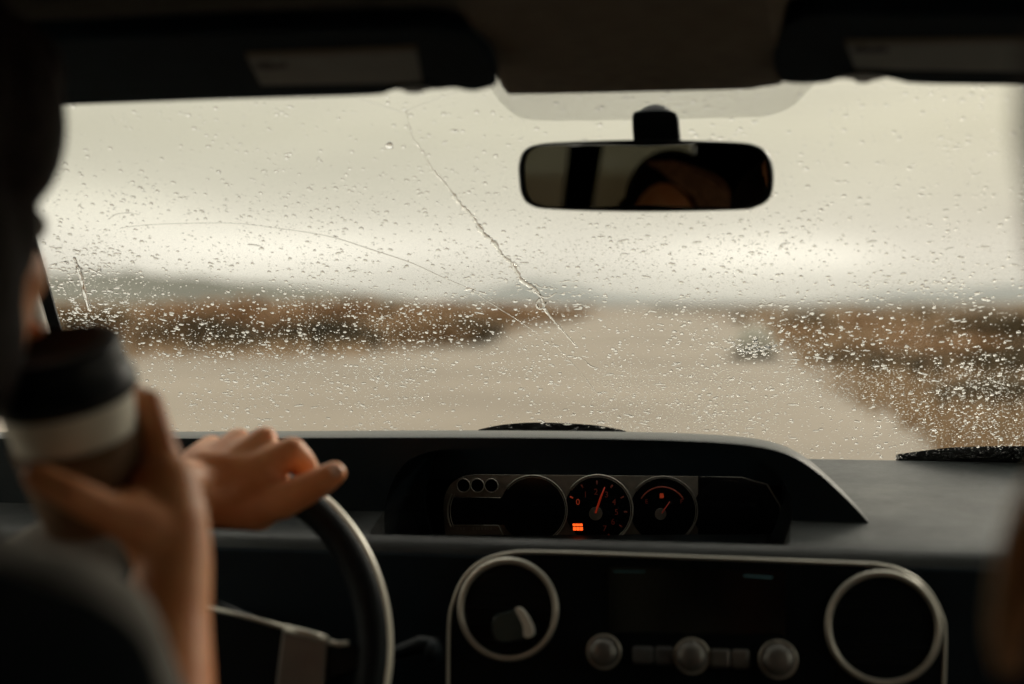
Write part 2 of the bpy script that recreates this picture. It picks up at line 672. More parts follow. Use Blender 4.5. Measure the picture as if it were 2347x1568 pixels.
# right bank
for i in range(30):
    y = random.uniform(735, 850)
    x = random.uniform(1750 + (y - 735) * 2.3, 2500)
    bush('dry' if random.random() < .55 else 'tan', ground(x, y), random.uniform(.7, 1.15), .8)
for x, y, s in ((1950, 835, .55), (2010, 845, .6), (2070, 862, .7), (2130, 872, .75), (2160, 880, .6), (2260, 925, .6), (2300, 945, .7), (2345, 955, .7),
                (1700, 735, .9), (1990, 740, 1.5), (2120, 742, 1.7), (2250, 745, 1.7), (2330, 748, 1.6), (2400, 850, 1.1), (2350, 1050, .35), (2300, 1010, .3)):
    bush('dark', ground(x, y), s * .8, .85)
for x, y, s in ((2230, 810, .9), (2330, 830, 1.0), (1850, 765, .9), (2290, 880, .55), (2345, 890, .5)):
    bush('olive', ground(x, y), s, 1.0)

gr = MB()
rnd = random.Random(3)
for i in range(26000):
    if i % 2:
        x, y = rnd.uniform(1700, 2600), rnd.uniform(722, 1120)
        if x < 1700 + (y - 722) * 1.6 - 90 + abs(rnd.gauss(0, 240)):
            continue
    else:
        x, y = rnd.uniform(-500, 1400), rnd.uniform(714, 835)
        if y > 806 - max(0, x - 850) * .19 + rnd.gauss(0, 10):
            continue
    p = ground(x, y)
    s = .05 + (p - CAM).length * .0022
    h = s * rnd.uniform(1.5, 5)
    a = rnd.uniform(0, pi)
    v = Vector((cos(a), sin(a), 0)) * s * .5
    t = Vector((rnd.uniform(-1, 1), rnd.uniform(-1, 1), 0)) * s
    p.z = 0
    gr.add([p - v, p + v, p + t + Vector((0, 0, h))], [(0, 1, 2)])
obj('grass', gr, fol['tan'], smooth=False, kind='stuff', label='short dry grass covering the ground beside the road', category='grass')

# pale boulder standing by the right edge of the road
bo_p = ground(1730, 818)
bd = MB().ell((bo_p.x, bo_p.y, .42), (.52, .46, .50), 24, 14)
bd.v = [tuple(Vector(q) + (Vector(q) - Vector((bo_p.x, bo_p.y, .4))).normalized() * mnoise.noise(Vector(q) * 2.2) * .12) for q in bd.v]
obj('boulder', bd, mat('pale weathered stone', (.40, .385, .32), .8, col2=(.33, .32, .27), vscale=3), label='pale rounded boulder at the right edge of the gravel road', category='boulder')
for dx_, sc_ in ((-16, .26), (10, .32), (30, .24)):
    bush('dark', ground(1722 + dx_, 822), sc_, .8)

# ================================================================== THE CAR
XC = -.06
car = thing('car', 'dark cabin of a right turning hatchback seen from its back seat', 'car', (XC, .6, 0))
car['label'] = 'dark car interior with rain on its windscreen, seen from the back seat'

# windscreen: a gently curved sheet leaning back
YT, ZT, YB, ZB = 1.36, 1.655, 1.87, 1.150


def scr(x, t, off=0.0):
    """point on the inner face; t = 0 at the base, 1 at the top"""
    k = .16 * (x - XC) ** 2
    y = YB + (YT - YB) * t - k
    z = ZB + (ZT - ZB) * t
    nrm = Vector((.32 * (x - XC) * .7, .7, .7)).normalized()
    return Vector((x, y, z)) + nrm * off


def on_screen(px, py, off=.0062):
    """where the ray through a picture point meets the windscreen"""
    d = ray(px, py)
    s = 1.6
    for _ in range(12):
        p = CAM + d * s
        t = (p.z - ZB) / (ZT - ZB)
        ys = YB + (YT - YB) * t - .16 * (p.x - XC) ** 2
        s += (ys - p.y) / (d.y + d.z * (YB - YT) / (ZT - ZB)) * .95
    p = CAM + d * s
    t = (p.z - ZB) / (ZT - ZB)
    return p.x, t, scr(p.x, t, off)


def sheet(off0, off1, x0, x1, t0, t1, nx=28, nz=14, edge=None):
    mb = MB()
    vs = []
    for o_ in (off0, off1):
        for j in range(nz + 1):
            for i in range(nx + 1):
                t = t0 + (t1 - t0) * j / nz
                hw = edge(t) if edge else None
                a, b = (x0, x1) if hw is None else hw
                vs.append(scr(a + (b - a) * i / nx, t, o_))
    W = nx + 1
    S = W * (nz + 1)
    fs = []
    for j in range(nz):
        for i in range(nx):
            a = j * W + i
            fs.append((a, a + 1, a + W + 1, a + W))
            fs.append((S + a, S + a + W, S + a + W + 1, S + a + 1))
    for i in range(nx):
        fs.append((i, S + i, S + i + 1, i + 1))
        a = nz * W + i
        fs.append((a, a + 1, S + a + 1, S + a))
    for j in range(nz):
        a = j * W
        fs.append((a, a + W, S + a + W, S + a))
        a = j * W + nx
        fs.append((a, S + a, S + a + W, a + W))
    mb.add(vs, fs)
    return mb


def scr_edge(t):
    hw = .80 - .10 * t
    return (XC - hw, XC + hw)


screen = obj('windscreen', sheet(0, .005, 0, 0, -.12, 1.0, edge=scr_edge), M['glass'], car, smooth='auto')

# dotted ceramic band behind the mirror
band = bpy.data.materials.new('dotted ceramic band')
band.use_nodes = True
t_ = band.node_tree
t_.nodes.clear()
_o = t_.nodes.new('ShaderNodeOutputMaterial')
_tr = t_.nodes.new('ShaderNodeBsdfTransparent')
_df = t_.nodes.new('ShaderNodeBsdfDiffuse')
_df.inputs[0].default_value = (.03, .03, .025, 1)
_mx = t_.nodes.new('ShaderNodeMixShader')
_tc = t_.nodes.new('ShaderNodeTexCoord')
_mp = t_.nodes.new('ShaderNodeMapping')
_mp.inputs['Rotation'].default_value = (0, 0, radians(45))
_mp.inputs['Scale'].default_value = (620, 620, 620)
_vo = t_.nodes.new('ShaderNodeTexVoronoi')
_vo.inputs['Randomness'].default_value = 0
_vo.inputs['Scale'].default_value = 1
_vo.voronoi_dimensions = '2D'
_lt = t_.nodes.new('ShaderNodeMath')
_lt.operation = 'LESS_THAN'
_lt.inputs[1].default_value = .30
t_.links.new(_tc.outputs['Object'], _mp.inputs[0])
t_.links.new(_mp.outputs[0], _vo.inputs['Vector'])
t_.links.new(_vo.outputs['Distance'], _lt.inputs[0])
t_.links.new(_lt.outputs[0], _mx.inputs[0])
t_.links.new(_tr.outputs[0], _mx.inputs[1])
t_.links.new(_df.outputs[0], _mx.inputs[2])
t_.links.new(_mx.outputs[0], _o.inputs[0])
bp = smooth_curve([(1100, 150, 0), (1125, 200, 0), (1150, 236, 0), (1180, 262, 0), (1225, 274, 0), (1350, 275, 0), (1700, 268, 0), (1760, 264, 0), (1810, 246, 0), (1845, 215, 0), (1872, 180, 0), (1880, 150, 0)], 4)
mb = MB()
o0 = [on_screen(p.x, p.y, -.0008)[2] for p in bp]
top = [on_screen(p.x, 130, -.0008)[2] for p in bp]
nn = len(o0)
mb.add(o0 + top, [(i, i + 1, nn + i + 1, nn + i) for i in range(nn - 1)])
obj('dotted_band', mb, band, screen)

# black ceramic edge round the glass, left side seen beside the driver
for sgn in (-1, 1):
    mb = MB()
    pts0, pts1 = [], []
    for j in range(20):
        t = -.1 + 1.1 * j / 19
        a, b = scr_edge(t)
        xe = a if sgn < 0 else b
        pts0.append(scr(xe, t, -.001))
        pts1.append(scr(xe - sgn * .030, t, -.001))
    n0 = len(pts0)
    mb.add(pts0 + pts1 + [p + Vector((0, -.004, -.004)) for p in pts0 + pts1],
           [(i, i + 1, n0 + i + 1, n0 + i) for i in range(n0 - 1)] + [(2 * n0 + i, 3 * n0 + i, 3 * n0 + i + 1, 2 * n0 + i + 1) for i in range(n0 - 1)] +
           [(n0 + i, n0 + i + 1, 3 * n0 + i + 1, 3 * n0 + i) for i in range(n0 - 1)])
    obj('glass_seal', mb, M['rubber'], screen)

# pillars
for sgn in (-1, 1):
    path = []
    for j in range(12):
        t = -.15 + 1.15 * j / 11
        a, b = scr_edge(t)
        xe = (a if sgn < 0 else b) + sgn * .022
        p = scr(xe, t, -.012)
        path.append(p)
    obj('pillar', MB().tube(path, .045, 14, flat=.6, up=(0, 1, 1)), M['pillar'], car)

# cabin shell
LX, RX = XC - .86, XC + .86


def shell(name, boxes, m, bev=.01, **tags):
    mb = MB()
    for b in boxes:
        mb.box(*b)
    o = obj(name, mb, m, car, smooth=False, **tags)
    if bev:
        bevel(o, bev, 2)
    return o


shell('floor', [((LX, -1.35, .30), (RX, 2.0, .36))], M['black'])
shell('firewall', [((LX, 1.95, .36), (RX, 2.0, 1.10))], M['black'])
for sgn, X in ((-1, LX), (1, RX)):
    o_ = .05 * sgn
    a, b = sorted((X, X + o_))
    door = shell('door', [((a, .10, .36), (b, 1.95, 1.10))], M['plastic'])
    shell('rear_side_panel', [((a, -1.35, .36), (b, .097, 1.13)), ((a, -1.35, 1.133), (b, -.95, 1.60))], M['plastic'])
    shell('door_pillar', [((a, .02, 1.133), (b, .20, 1.60))], M['liner'])
    shell('roof_rail', [((min(a, b - .10 if sgn < 0 else a - .05), -1.35, 1.603), (max(b, a + .10 if sgn > 0 else b + .05), 1.30, 1.68))], M['liner'])
    xg = X + o_ * .5
    g0 = MB().box((xg - .002, .203, 1.103), (xg + .002, 1.60, 1.60))
    obj('side_window', g0, M['glass'], car, smooth=False)
    g1 = MB().box((xg - .002, -.947, 1.135), (xg + .002, .017, 1.60))
    obj('rear_side_window', g1, M['tinted'], car, smooth=False)
# tailgate
shell('tailgate', [((LX, -1.40, .36), (RX, -1.353, 1.16)), ((LX, -1.40, 1.163), (XC - .60, -1.353, 1.68)), ((.17, -1.40, 1.163), (RX, -1.353, 1.68)),
                   ((XC - .597, -1.40, 1.62), (.167, -1.353, 1.68))], M['seat'])
obj('door_post', MB().prism([(-.245, -1.352, 1.17), (-.165, -1.352, 1.17), (-.090, -1.352, 1.615), (-.190, -1.352, 1.615)], (0, -.022, 0)), M['seat'], car, smooth=False)
obj('rear_window', MB().box((XC - .598, -1.38, 1.163), (-.185, -1.376, 1.618)), M['tinted'], car, smooth=False)
obj('rear_window', MB().box((-.162, -1.38, 1.163), (.168, -1.375, 1.618)), M['tinted'], car, smooth=False)

# roof lining with overhead console between the visors
shell('roof_lining', [((LX - .05, -1.40, 1.640), (RX + .05, 1.37, 1.70))], M['liner'])
zc = 1.598


def UZ(px, py, z):
    return UP(px, py, (0, 0, z), Vector((0, 0, 1)))


cl = smooth_curve([UZ(*p, zc) for p in ((1168, 213), (1185, 216), (1400, 212), (1690, 205), (1740, 200), (1790, 193))], 4)
cl += [UZ(1700, -500, zc), UZ(950, -500, zc)]
cl = [UZ(1050, 0, zc)] + [UZ(1100, 90, zc)] + cl
# plan outline on the underside; the sides flare out towards the roof lining
cent = Vector((-.08, .8, zc))
low = [Vector(p) for p in cl]
hi = [Vector((cent.x + (p.x - cent.x) * 1.18, p.y + (.03 if p.y > 1.1 else 0), 1.6395)) for p in low]
mid = [Vector((cent.x + (p.x - cent.x) * 1.05, p.y + (.008 if p.y > 1.1 else 0), zc + .008)) for p in low]
nn = len(low)
mb = MB()
mb.add(low + mid + hi, [tuple(range(nn))] + [(i, (i + 1) % nn, nn + (i + 1) % nn, nn + i) for i in range(nn)] +
       [(nn + i, nn + (i + 1) % nn, 2 * nn + (i + 1) % nn, 2 * nn + i) for i in range(nn)])
obj('overhead_console', mb, M['liner'], car, smooth='auto')
shell('roof_header', [((LX - .02, 1.27, 1.612), (XC - .31, 1.345, 1.638)), ((XC + .16, 1.27, 1.612), (RX + .02, 1.345, 1.638))], M['liner'], .008)


# sun visors: padded boards folded up against the roof
def visor(outline, p0, slope, thick, label_px, ink_px, strip_px, clip_px, lab):
    nrm = Vector((0, slope, 1)).normalized()
    pts = [UP(x, y, p0, nrm) for x, y in outline]
    pts = smooth_curve(pts, 5, closed=True)
    mb = MB().prism(pts, nrm * thick)
    v = obj('sun_visor', mb, M['visor'], car, smooth='auto')
    bevel(v, .004, 3, 50)
    off = -.0005 * nrm
    q = [UP(x, y, Vector(p0) + off, nrm) for x, y in label_px]
    lb = obj('warning_label', MB().prism(q, nrm * .0004), M['label'], v, smooth=False, label=lab)
    q = [UP(x, y, Vector(p0) + off * 1.8, nrm) for x, y in strip_px]
    obj('label_strip', MB().prism(q, nrm * .0003), M['yellow'], v, smooth=False)
    for ip in ink_px:
        q = smooth_curve([UP(x, y, Vector(p0) + off * 2.4, nrm) for x, y in ip], 4, closed=True)
        obj('label_emblem', MB().prism(q, nrm * .0003), M['ink'], v, smooth=False)
    c = smooth_curve([UP(x, y, Vector(p0) + Vector((0, 0, -.003)), nrm) for x, y in clip_px], 4, closed=True)
    k = obj('visor_clip', MB().prism(c, nrm * .012), M['black'], v, smooth='auto')
    return v


visor([(-420, 262), (160, 243), (500, 231), (840, 221), (893, 213), (920, 207), (1000, 208), (1040, 205), (1068, 210), (1092, 211), (1118, 205), (1140, 196), (1135, 165), (1112, 120), (1075, 84), (1010, 66), (900, 63), (500, 74), (0, 96), (-420, 112)],
      (0, 1.17, 1.574), .10, .016,
      [(567, 133), (955, 118), (968, 190), (598, 196)],
      [[(585, 148), (610, 143), (632, 148), (655, 145), (660, 153), (635, 158), (612, 160), (590, 157)]],
      [(563, 122), (953, 106), (955, 117), (566, 132)],
      [(905, 204), (935, 198), (970, 199), (990, 204), (972, 209), (962, 213), (935, 213), (925, 208)], None or 'grey printed warning label with a dark emblem at its left end')
visor([(1798, 190), (1850, 193), (1900, 189), (1925, 182), (1990, 181), (2030, 180), (2060, 186), (2110, 193), (2347, 197), (2700, 205), (3000, 210), (3000, 60), (2400, 40), (1900, 30), (1830, 40), (1785, 75), (1772, 130), (1780, 175)],
      (0, 1.17, 1.591), .10, .016,
      [(1940, 104), (2500, 96), (2500, 168), (1960, 158)],
      [[(1955, 112), (1975, 107), (2000, 112), (2020, 107), (2040, 117), (2010, 122), (1980, 121), (1960, 120)]],
      [(1936, 92), (2500, 84), (2500, 95), (1940, 103)],
      [(1930, 178), (1955, 171), (2000, 171), (2030, 178), (1998, 186), (1990, 190), (1965, 190), (1958, 184)], 'dark printed warning label running out of view')

# rear view mirror
mc = UY(1480, 405, 1.37)
nrm = -ray(1512, 548).normalized()
upv = (Vector((0, 0, 1)) - nrm * nrm.z).normalized()
sd_ = upv.cross(nrm).normalized()
MP = lambda px, py, off=0.0: UP(px, py, mc + nrm * off, nrm)
ml = [(1188, 400), (1189, 370), (1200, 345), (1228, 331), (1290, 325), (1480, 320), (1680, 325), (1735, 333), (1762, 352), (1773, 385), (1773, 430), (1762, 458), (1735, 474), (1690, 481),
      (1480, 485), (1270, 480), (1215, 470), (1194, 445)]
mo = smooth_curve([MP(*p) for p in ml], 5, closed=True)
cen = sum(mo, Vector()) / len(mo)
rings_ = [(.985, .000), (1.0, -.004), (1.0, -.012), (.93, -.026), (.70, -.038), (.3, -.042)]
mb = MB()
nn = len(mo)
vs, fs = [], []
for s, off in rings_:
    vs += [cen + (p - cen) * s + nrm * off for p in mo]
for j in range(len(rings_) - 1):
    for i in range(nn):
        fs.append((j * nn + i, (j + 1) * nn + i, (j + 1) * nn + (i + 1) % nn, j * nn + (i + 1) % nn))
fs.append(tuple((len(rings_) - 1) * nn + i for i in range(nn)))
# inner lip
for s, off in ((.962, .000), (.957, -.003)):
    vs += [cen + (p - cen) * 1.0 + (cen - p).normalized() * (1 - s) * .16 + nrm * off for p in mo]
b0 = len(rings_) * nn
for i in range(nn):
    fs.append((i, (i + 1) % nn, b0 + (i + 1) % nn, b0 + i))
    fs.append((b0 + i, b0 + (i + 1) % nn, b0 + nn + (i + 1) % nn, b0 + nn + i))
mb.add(vs, fs)
rv = obj('rear_view_mirror', mb, M['black'], car, smooth='auto')
gl = [p + (cen - p).normalized() * .0066 + nrm * -.0012 for p in mo]
mb = MB()
mb.add(gl, [tuple(range(nn))])
obj('mirror_glass', mb, M['mirror'], rv, smooth=False)
# bevelled rim of the glass
inn = [p + (cen - p).normalized() * .0025 + nrm * .0006 for p in gl]
mb = MB()
mb.add([p + nrm * .0001 for p in gl] + inn, [(i, (i + 1) % nn, nn + (i + 1) % nn, nn + i) for i in range(nn)])
# mount
st = [UY(x, y, 1.395) for x, y in ((1452, 330), (1449, 290), (1450, 262), (1462, 254), (1500, 251), (1538, 254), (1552, 264), (1556, 295), (1560, 330))]
mnt = obj('mirror_mount', MB().prism(smooth_curve(st, 4), Vector((0, .030, .002))), M['black'], rv, smooth='auto')
bevel(mnt, .006, 3)
obj('mount_foot', MB().ell(UY(1502, 285, 1.45), (.022, .03, .02)), M['black'], rv)

# ------------------------------------------------------------------ dashboard
YE, YH = 1.40, 1.47                        # front edge of the shelf, front of the hood
e0 = UY(1300, 1244, YE)
zE = e0.z
zBk = UY(2100, 1052, 1.83).z
prof = [(1.33, zE - .60), (1.33, zE - .30), (YE - .022, zE - .055), (YE - .012, zE - .018), (YE - .006, zE - .006), (YE, zE), (YE + .012, zE + .0045),
        (1.47, zE + .0165), (1.60, zE + .0245), (1.70, zE + .030), (1.80, zBk + .001), (1.90, zBk - .012), (1.90, zE - .60)]
mb = MB()
mb.prism([Vector((LX + .012, y, z)) for y, z in prof], Vector((RX - LX - .024, 0, 0)))
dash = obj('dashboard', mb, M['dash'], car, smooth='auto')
bv = bevel(dash, .007, 3, 12)
hs = [(-700, 1004), (-200, 1005), (430, 1004), (850, 1002), (1150, 1002), (1400, 1005), (1560, 1009), (1680, 1016), (1760, 1027), (1820, 1047), (1872, 1080), (1915, 1118), (1950, 1152), (1990, 1196), (2015, 1232), (2035, 1266), (2050, 1300)]
hp = [UY(x, y, YH) for x, y in hs]
hp = smooth_curve(hp, 5)
zb = UY(1300, 1300, YH).z
front = [Vector((p.x, YH, p.z)) for p in hp]
bot = [Vector((p.x, YH, zb)) for p in hp]
rows = [(0.0, -.0005, 0), (.006, .0004, 0), (.02, .0012, 0), (.08, .000, 0), (.16, -.010, 0), (.215, -.024, 0)]
vs, fs = [], []
n = len(front)
vs += [Vector((p.x, YH, zb)) for p in front]
for dy, dz, _ in rows:
    vs += [Vector((p.x, YH + dy, max(zb + .001, p.z + dz))) for p in front]
vs += [Vector((p.x, YH + rows[-1][0], zb)) for p in front]
R_ = len(rows) + 2
for j in range(R_ - 1):
    for i in range(n - 1):
        fs.append((j * n + i, j * n + i + 1, (j + 1) * n + i + 1, (j + 1) * n + i))
for i in range(n - 1):
    a = (R_ - 1) * n
    fs.append((a + i, a + i + 1, i + 1, i))
fs.append(tuple(j * n for j in range(R_)))
fs.append(tuple(j * n + n - 1 for j in range(R_))[::-1])
mb = MB()
mb.add(vs, fs)
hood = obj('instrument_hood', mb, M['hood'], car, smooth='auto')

# the recess cut through hood and shelf
cl_, cr_ = UY(884, 1180, YH).x, UY(1815, 1150, YH).x
cz1 = UY(1300, 1026, YH).z
cz0 = zE - .05
co = [UY(x, y, YH) for x, y in ((900, 1290), (884, 1235), (880, 1185), (890, 1130), (912, 1082), (950, 1048), (1010, 1032), (1120, 1027), (1400, 1027), (1600, 1030), (1690, 1040), (1750, 1062),
                                (1790, 1098), (1812, 1145), (1814, 1190), (1800, 1235), (1780, 1290))]
co = [Vector((p.x, YE + .006, max(p.z, cz0))) for p in smooth_curve(co, 5)]
cut = obj('cutter', MB().prism(co, Vector((0, 1.665 - YE - .006, 0))), M['black'], smooth=False)
bb = bevel(cut, .030, 6, 60)
bpy.context.view_layer.update()
dg = bpy.context.evaluated_depsgraph_get()


def apply_mods(o):
    dg = bpy.context.evaluated_depsgraph_get()
    me = bpy.data.meshes.new_from_object(o.evaluated_get(dg), preserve_all_data_layers=True, depsgraph=dg)
    o.modifiers.clear()
    o.data = me


apply_mods(cut)
for tgt in (dash, hood):
    md = tgt.modifiers.new('cut', 'BOOLEAN')
    md.operation = 'DIFFERENCE'
    md.solver = 'EXACT'
    md.object = cut
bpy.context.view_layer.update()
for tgt in (dash, hood):
    apply_mods(tgt)
bpy.data.objects.remove(cut)

# instrument cluster on the back wall of the recess
YC = 1.655
clu = MB()
CP = lambda px, py, off=0.0: UY(px, py, YC - off)
pl = smooth_curve([CP(x, y) for x, y in ((1016, 1165), (1020, 1135), (1035, 1108), (1062, 1092), (1100, 1088))], 5)
pl += [CP(1560, 1092)] + [CP(x, y) for x, y in ((1700, 1094), (1760, 1110), (1790, 1160), (1790, 1290), (1040, 1290))]
pl += smooth_curve([CP(x, y) for x, y in ((1030, 1260), (1020, 1220), (1016, 1165))], 4)[:-1]
clu.prism(pl, (0, .004, 0))
cluster = obj('instrument_cluster', clu, M['plate'], car, smooth=False)
# the right-hand part of the plate is black
pr = [CP(1600, 1092, .001), CP(1700, 1096, .001), CP(1756, 1112, .001), CP(1786, 1160, .001), CP(1786, 1288, .001), CP(1600, 1288, .001)]
obj('blank_panel', MB().prism(pr, (0, .0008, 0)), M['gloss'], cluster, smooth=False)
pxm = (CP(1400, 1160) - CP(1300, 1160)).length / 100


def disc(cx, cy, r, off, m, name, seg=56, th=.002):
    c = CP(cx, cy, off)
    pts = [Vector((c.x + r * pxm * cos(2 * pi * k / seg), c.y, c.z + r * pxm * sin(2 * pi * k / seg))) for k in range(seg)]
    return obj(name, MB().prism(pts, (0, th, 0)), m, cluster, smooth=False)


def ring(cx, cy, r, off, wd, m, name, a0=0, a1=360, parent=None):
    c = CP(cx, cy, off)
    k0 = int(64 * (a1 - a0) / 360)
    path = [Vector((c.x + r * pxm * cos(radians(a0 + (a1 - a0) * k / k0)), c.y, c.z + r * pxm * sin(radians(a0 + (a1 - a0) * k / k0)))) for k in range(k0 + (0 if a1 - a0 >= 360 else 1))]
    return obj(name, MB().tube(path, wd * pxm, 8, closed=a1 - a0 >= 360), m, parent or cluster)


# display: straight-sided window running into the big round one
dp = [CP(1150, 1140, .002), CP(1036, 1139, .002)] + smooth_curve([CP(x, y, .002) for x, y in ((1030, 1160), (1029, 1180), (1034, 1202))], 3) + [CP(1142, 1203, .002), CP(1172, 1203, .002)]
obj('display_window', MB().prism(dp, (0, .0015, 0)), M['gloss'], cluster, smooth=False)
disc(1222, 1168, 77, .0035, M['gloss'], 'display_dial')
ring(1222, 1168, 78.5, .004, 1.5, M['silver'], 'trim_ring', -70, 143)
ring(1222, 1168, 74.5, .004, .9, M['silver'], 'trim_ring', -70, 143)
for off_ in (0, 6):
    pth = smooth_curve([CP(x + off_, y, .003) for x, y in ((1036, 1132), (1029, 1150), (1026, 1170), (1028, 1190), (1034, 1208))], 5)
    obj('trim_strip', MB().tube(pth, (1.6 - off_ * .1) * pxm, 6), M['silver'], cluster)
obj('trim_strip', MB().tube([CP(1036, 1139, .003), CP(1148, 1141, .003)], .9 * pxm, 6), M['silver'], cluster)
obj('trim_strip', MB().tube([CP(1040, 1204, .003), CP(1142, 1204, .003), CP(1156, 1232, .003)], .9 * pxm, 6), M['silver'], cluster)
for x in (1062, 1094, 1126):
    disc(x, 1113, 15, .003, M['black'], 'button', 32, .003)
    ring(x, 1113, 15.5, .0035, 1.3, M['silver'], 'button_ring')
disc(1371, 1168, 76, .003, M['gloss'], 'rev_counter_dial')
ring(1371, 1168, 79, .004, 1.8, M['silver'], 'trim_ring', -75, 145)
ring(1371, 1168, 74.5, .004, 1.0, M['silver'], 'trim_ring', -75, 145)
disc(1520, 1170, 74, .003, M['gloss'], 'fuel_dial')
ring(1520, 1170, 77, .004, 1.6, M['plate'], 'trim_ring', -75, 145)
ring(1520, 1170, 73, .004, .8, M['plate'], 'trim_ring', -75, 145)
disc(1660, 1174, 70, .003, M['gloss'], 'blank_dial')
obj('gauge_needle', MB().tube([CP(1365, 1176, .008), CP(1376, 1142, .008), CP(1386, 1117, .008)], [2.6 * pxm, 2.2 * pxm, 1.2 * pxm], 8), M['needle'], cluster)
disc(1365, 1178, 15, .0085, M['plate'], 'needle_hub', 32, .004)
dimred = mat('dim red needle', (.3, .03, .02), .5, emit=(.8, .08, .04), es=.06)
obj('gauge_needle', MB().tube([CP(1517, 1176, .008), CP(1535, 1150, .008)], [1.6 * pxm, .8 * pxm], 8), dimred, cluster)
disc(1514, 1179, 13, .0085, M['plate'], 'needle_hub', 32, .004)
RX90 = Matrix.Rotation(radians(90), 4, 'X')
faint = mat('faint red print', (.25, .04, .02), .5, emit=(.7, .10, .05), es=.012)
for i, ch in enumerate('01234567'):
    a = radians(152 - i * 31)
    cx_, cy_ = 1366 + 47 * cos(a), 1172 - 44 * sin(a)
    mm_ = M['red'] if ch == '0' else faint
    text('dial_number', ch, 19 * pxm, CP(cx_, cy_, .0046), RX90, mm_, cluster)
    q0, q1 = CP(1368 + 62 * cos(a), 1170 - 60 * sin(a), .0052), CP(1368 + 70 * cos(a), 1170 - 68 * sin(a), .0052)
    obj('dial_tick', MB().tube([q0, q1], 1.6 * pxm, 6), M['red'] if i == 0 else faint, cluster)
ring(1518, 1172, 55, .0046, 1.6, faint, 'fuel_arc', 30, 150)
text('dial_number', 'E', 14 * pxm, CP(1482, 1150, .0046), RX90, faint, cluster)
text('dial_number', 'F', 14 * pxm, CP(1562, 1150, .0046), RX90, faint, cluster)
obj('fuel_symbol', MB().prism([CP(x, y, .0046) for x, y in ((1512, 1131), (1520, 1131), (1522, 1138), (1520, 1142), (1512, 1142))], (0, .0005, 0)), M['red'], cluster, smooth=False)
for j, (ya, yb_) in enumerate(((1200.5, 1206.2), (1208.5, 1216.0))):
    for k in range(3):
        xa = 1312.5 + k * 7.7 + (.8 if j else 0)
        obj('warning_lamp', MB().prism([CP(x, y, .0046) for x, y in ((xa, ya), (xa + 7.1, ya), (xa + 7.1, yb_), (xa + .3, yb_))], (0, .0005, 0)), M['orange'], cluster, smooth=False)
for xa in (1048, 1055, 1062, 1083, 1091, 1096, 1103, 1111, 1117, 1124):
    obj('plate_print', MB().prism([CP(x, y, .0012) for x, y in ((xa, 1209), (xa + 3, 1209), (xa + 3, 1215), (xa, 1215))], (0, .0005, 0)), M['white'], cluster, smooth=False)

# centre panel below the shelf
YP0 = 1.345
pn = Vector((0, -1, .16)).normalized()
pp0 = UY(1600, 1275, YP0)
PP = lambda px, py, off=0.0: UP(px, py, pp0 + pn * off, pn)
edge = smooth_curve([PP(x, y) for x, y in ((1030, 1600), (1032, 1440), (1042, 1380), (1066, 1325), (1108, 1287), (1170, 1268), (1260, 1266), (1600, 1278), (1950, 1291), (2020, 1296), (2075, 1313), (2122, 1348), (2152, 1400), (2163, 1450), (2160, 1600))], 8)
pan = obj('centre_panel', MB().prism(edge, pn * .006 * 1), M['black'], car, smooth='auto')
# solid fascia under the shelf, behind the panel
fas = obj('fascia', MB().prism([Vector((LX + .015, y, z)) for y, z in ((YE - .014, zE - .022), (YP0 + .012, pp0.z - .004), (YP0 - .035, pp0.z - .30), (YP0 + .2, pp0.z - .30), (YP0 + .2, zE - .06))], Vector((RX - LX - .03, 0, 0))),
          M['plastic'], car, smooth=False)
bevel(fas, .006, 2)
trim = obj('chrome_trim', MB().tube([p + pn * .007 for p in edge], 4.2 * .00042, 10), M['silver'], pan)
pxp = (PP(1400, 1400) - PP(1300, 1400)).length / 100
lat = Vector((1, 0, 0))
pup = pn.cross(lat).normalized()
if pup.z < 0:
    pup = -pup
PM = Matrix((lat, pup, pn)).transposed().to_4x4()


def pm(px, py, off):
    return Matrix.Translation(PP(px, py, off)) @ PM


def vent(px, py, rw, name):
    r = rw * pxp
    m = pm(px, py, .006)
    v = obj(name, MB().lathe([(0, -.002), (r * .86, -.002), (r * .90, .004), (r * 1.02, .004), (r * 1.04, 0)], m), M['black'], car)
    obj('vent_ring', MB().lathe([(r * .965 + .0032 * cos(a), .0050 + .0034 * sin(a)) for a in [2 * pi * k / 10 for k in range(11)]], m, 72), M['silver'], v)
    return v, m, r


v1, m1, r1 = vent(1166, 1396, 114, 'air_vent')
v2, m2, r2 = vent(2023, 1438, 122, 'air_vent')
for v, m, r in ((v1, m1, r1), (v2, m2, r2)):
    for k in range(-2, 3):
        yy = k * r * .32
        hw = sqrt(max(0, (r * .84) ** 2 - yy ** 2))
        b = MB().box((-hw, yy - .0012, -.001), (hw, yy + .0012, .004))
        b.v = [tuple(m @ Vector(q)) for q in b.v]
        obj('vent_slat', b, M['black'], v, smooth=False)
# tab of the left vent; its white highlight is modelled as a pale piece
tb = smooth_curve([PP(x, y, .012) for x, y in ((1132, 1432), (1140, 1410), (1170, 1400), (1190, 1394), (1206, 1410), (1222, 1438), (1228, 1455), (1205, 1462), (1160, 1470), (1138, 1460))], 4, closed=True)
teal = mat('dark teal plastic', (.02, .045, .045), .35)
tab = obj('vent_tab', MB().prism(tb, pn * .012), teal, v1, smooth='auto')
bevel(tab, .004, 3)
pale = mat('painted tab highlight', (.68, .66, .58), .35)
tb2 = smooth_curve([PP(x, y, .0135) for x, y in ((1186, 1396), (1196, 1392), (1212, 1410), (1226, 1440), (1224, 1457), (1206, 1457), (1202, 1430))], 4, closed=True)
tab2 = obj('tab_highlight', MB().prism(tb2, pn * .014), pale, v1, smooth='auto')
bevel(tab2, .004, 3)


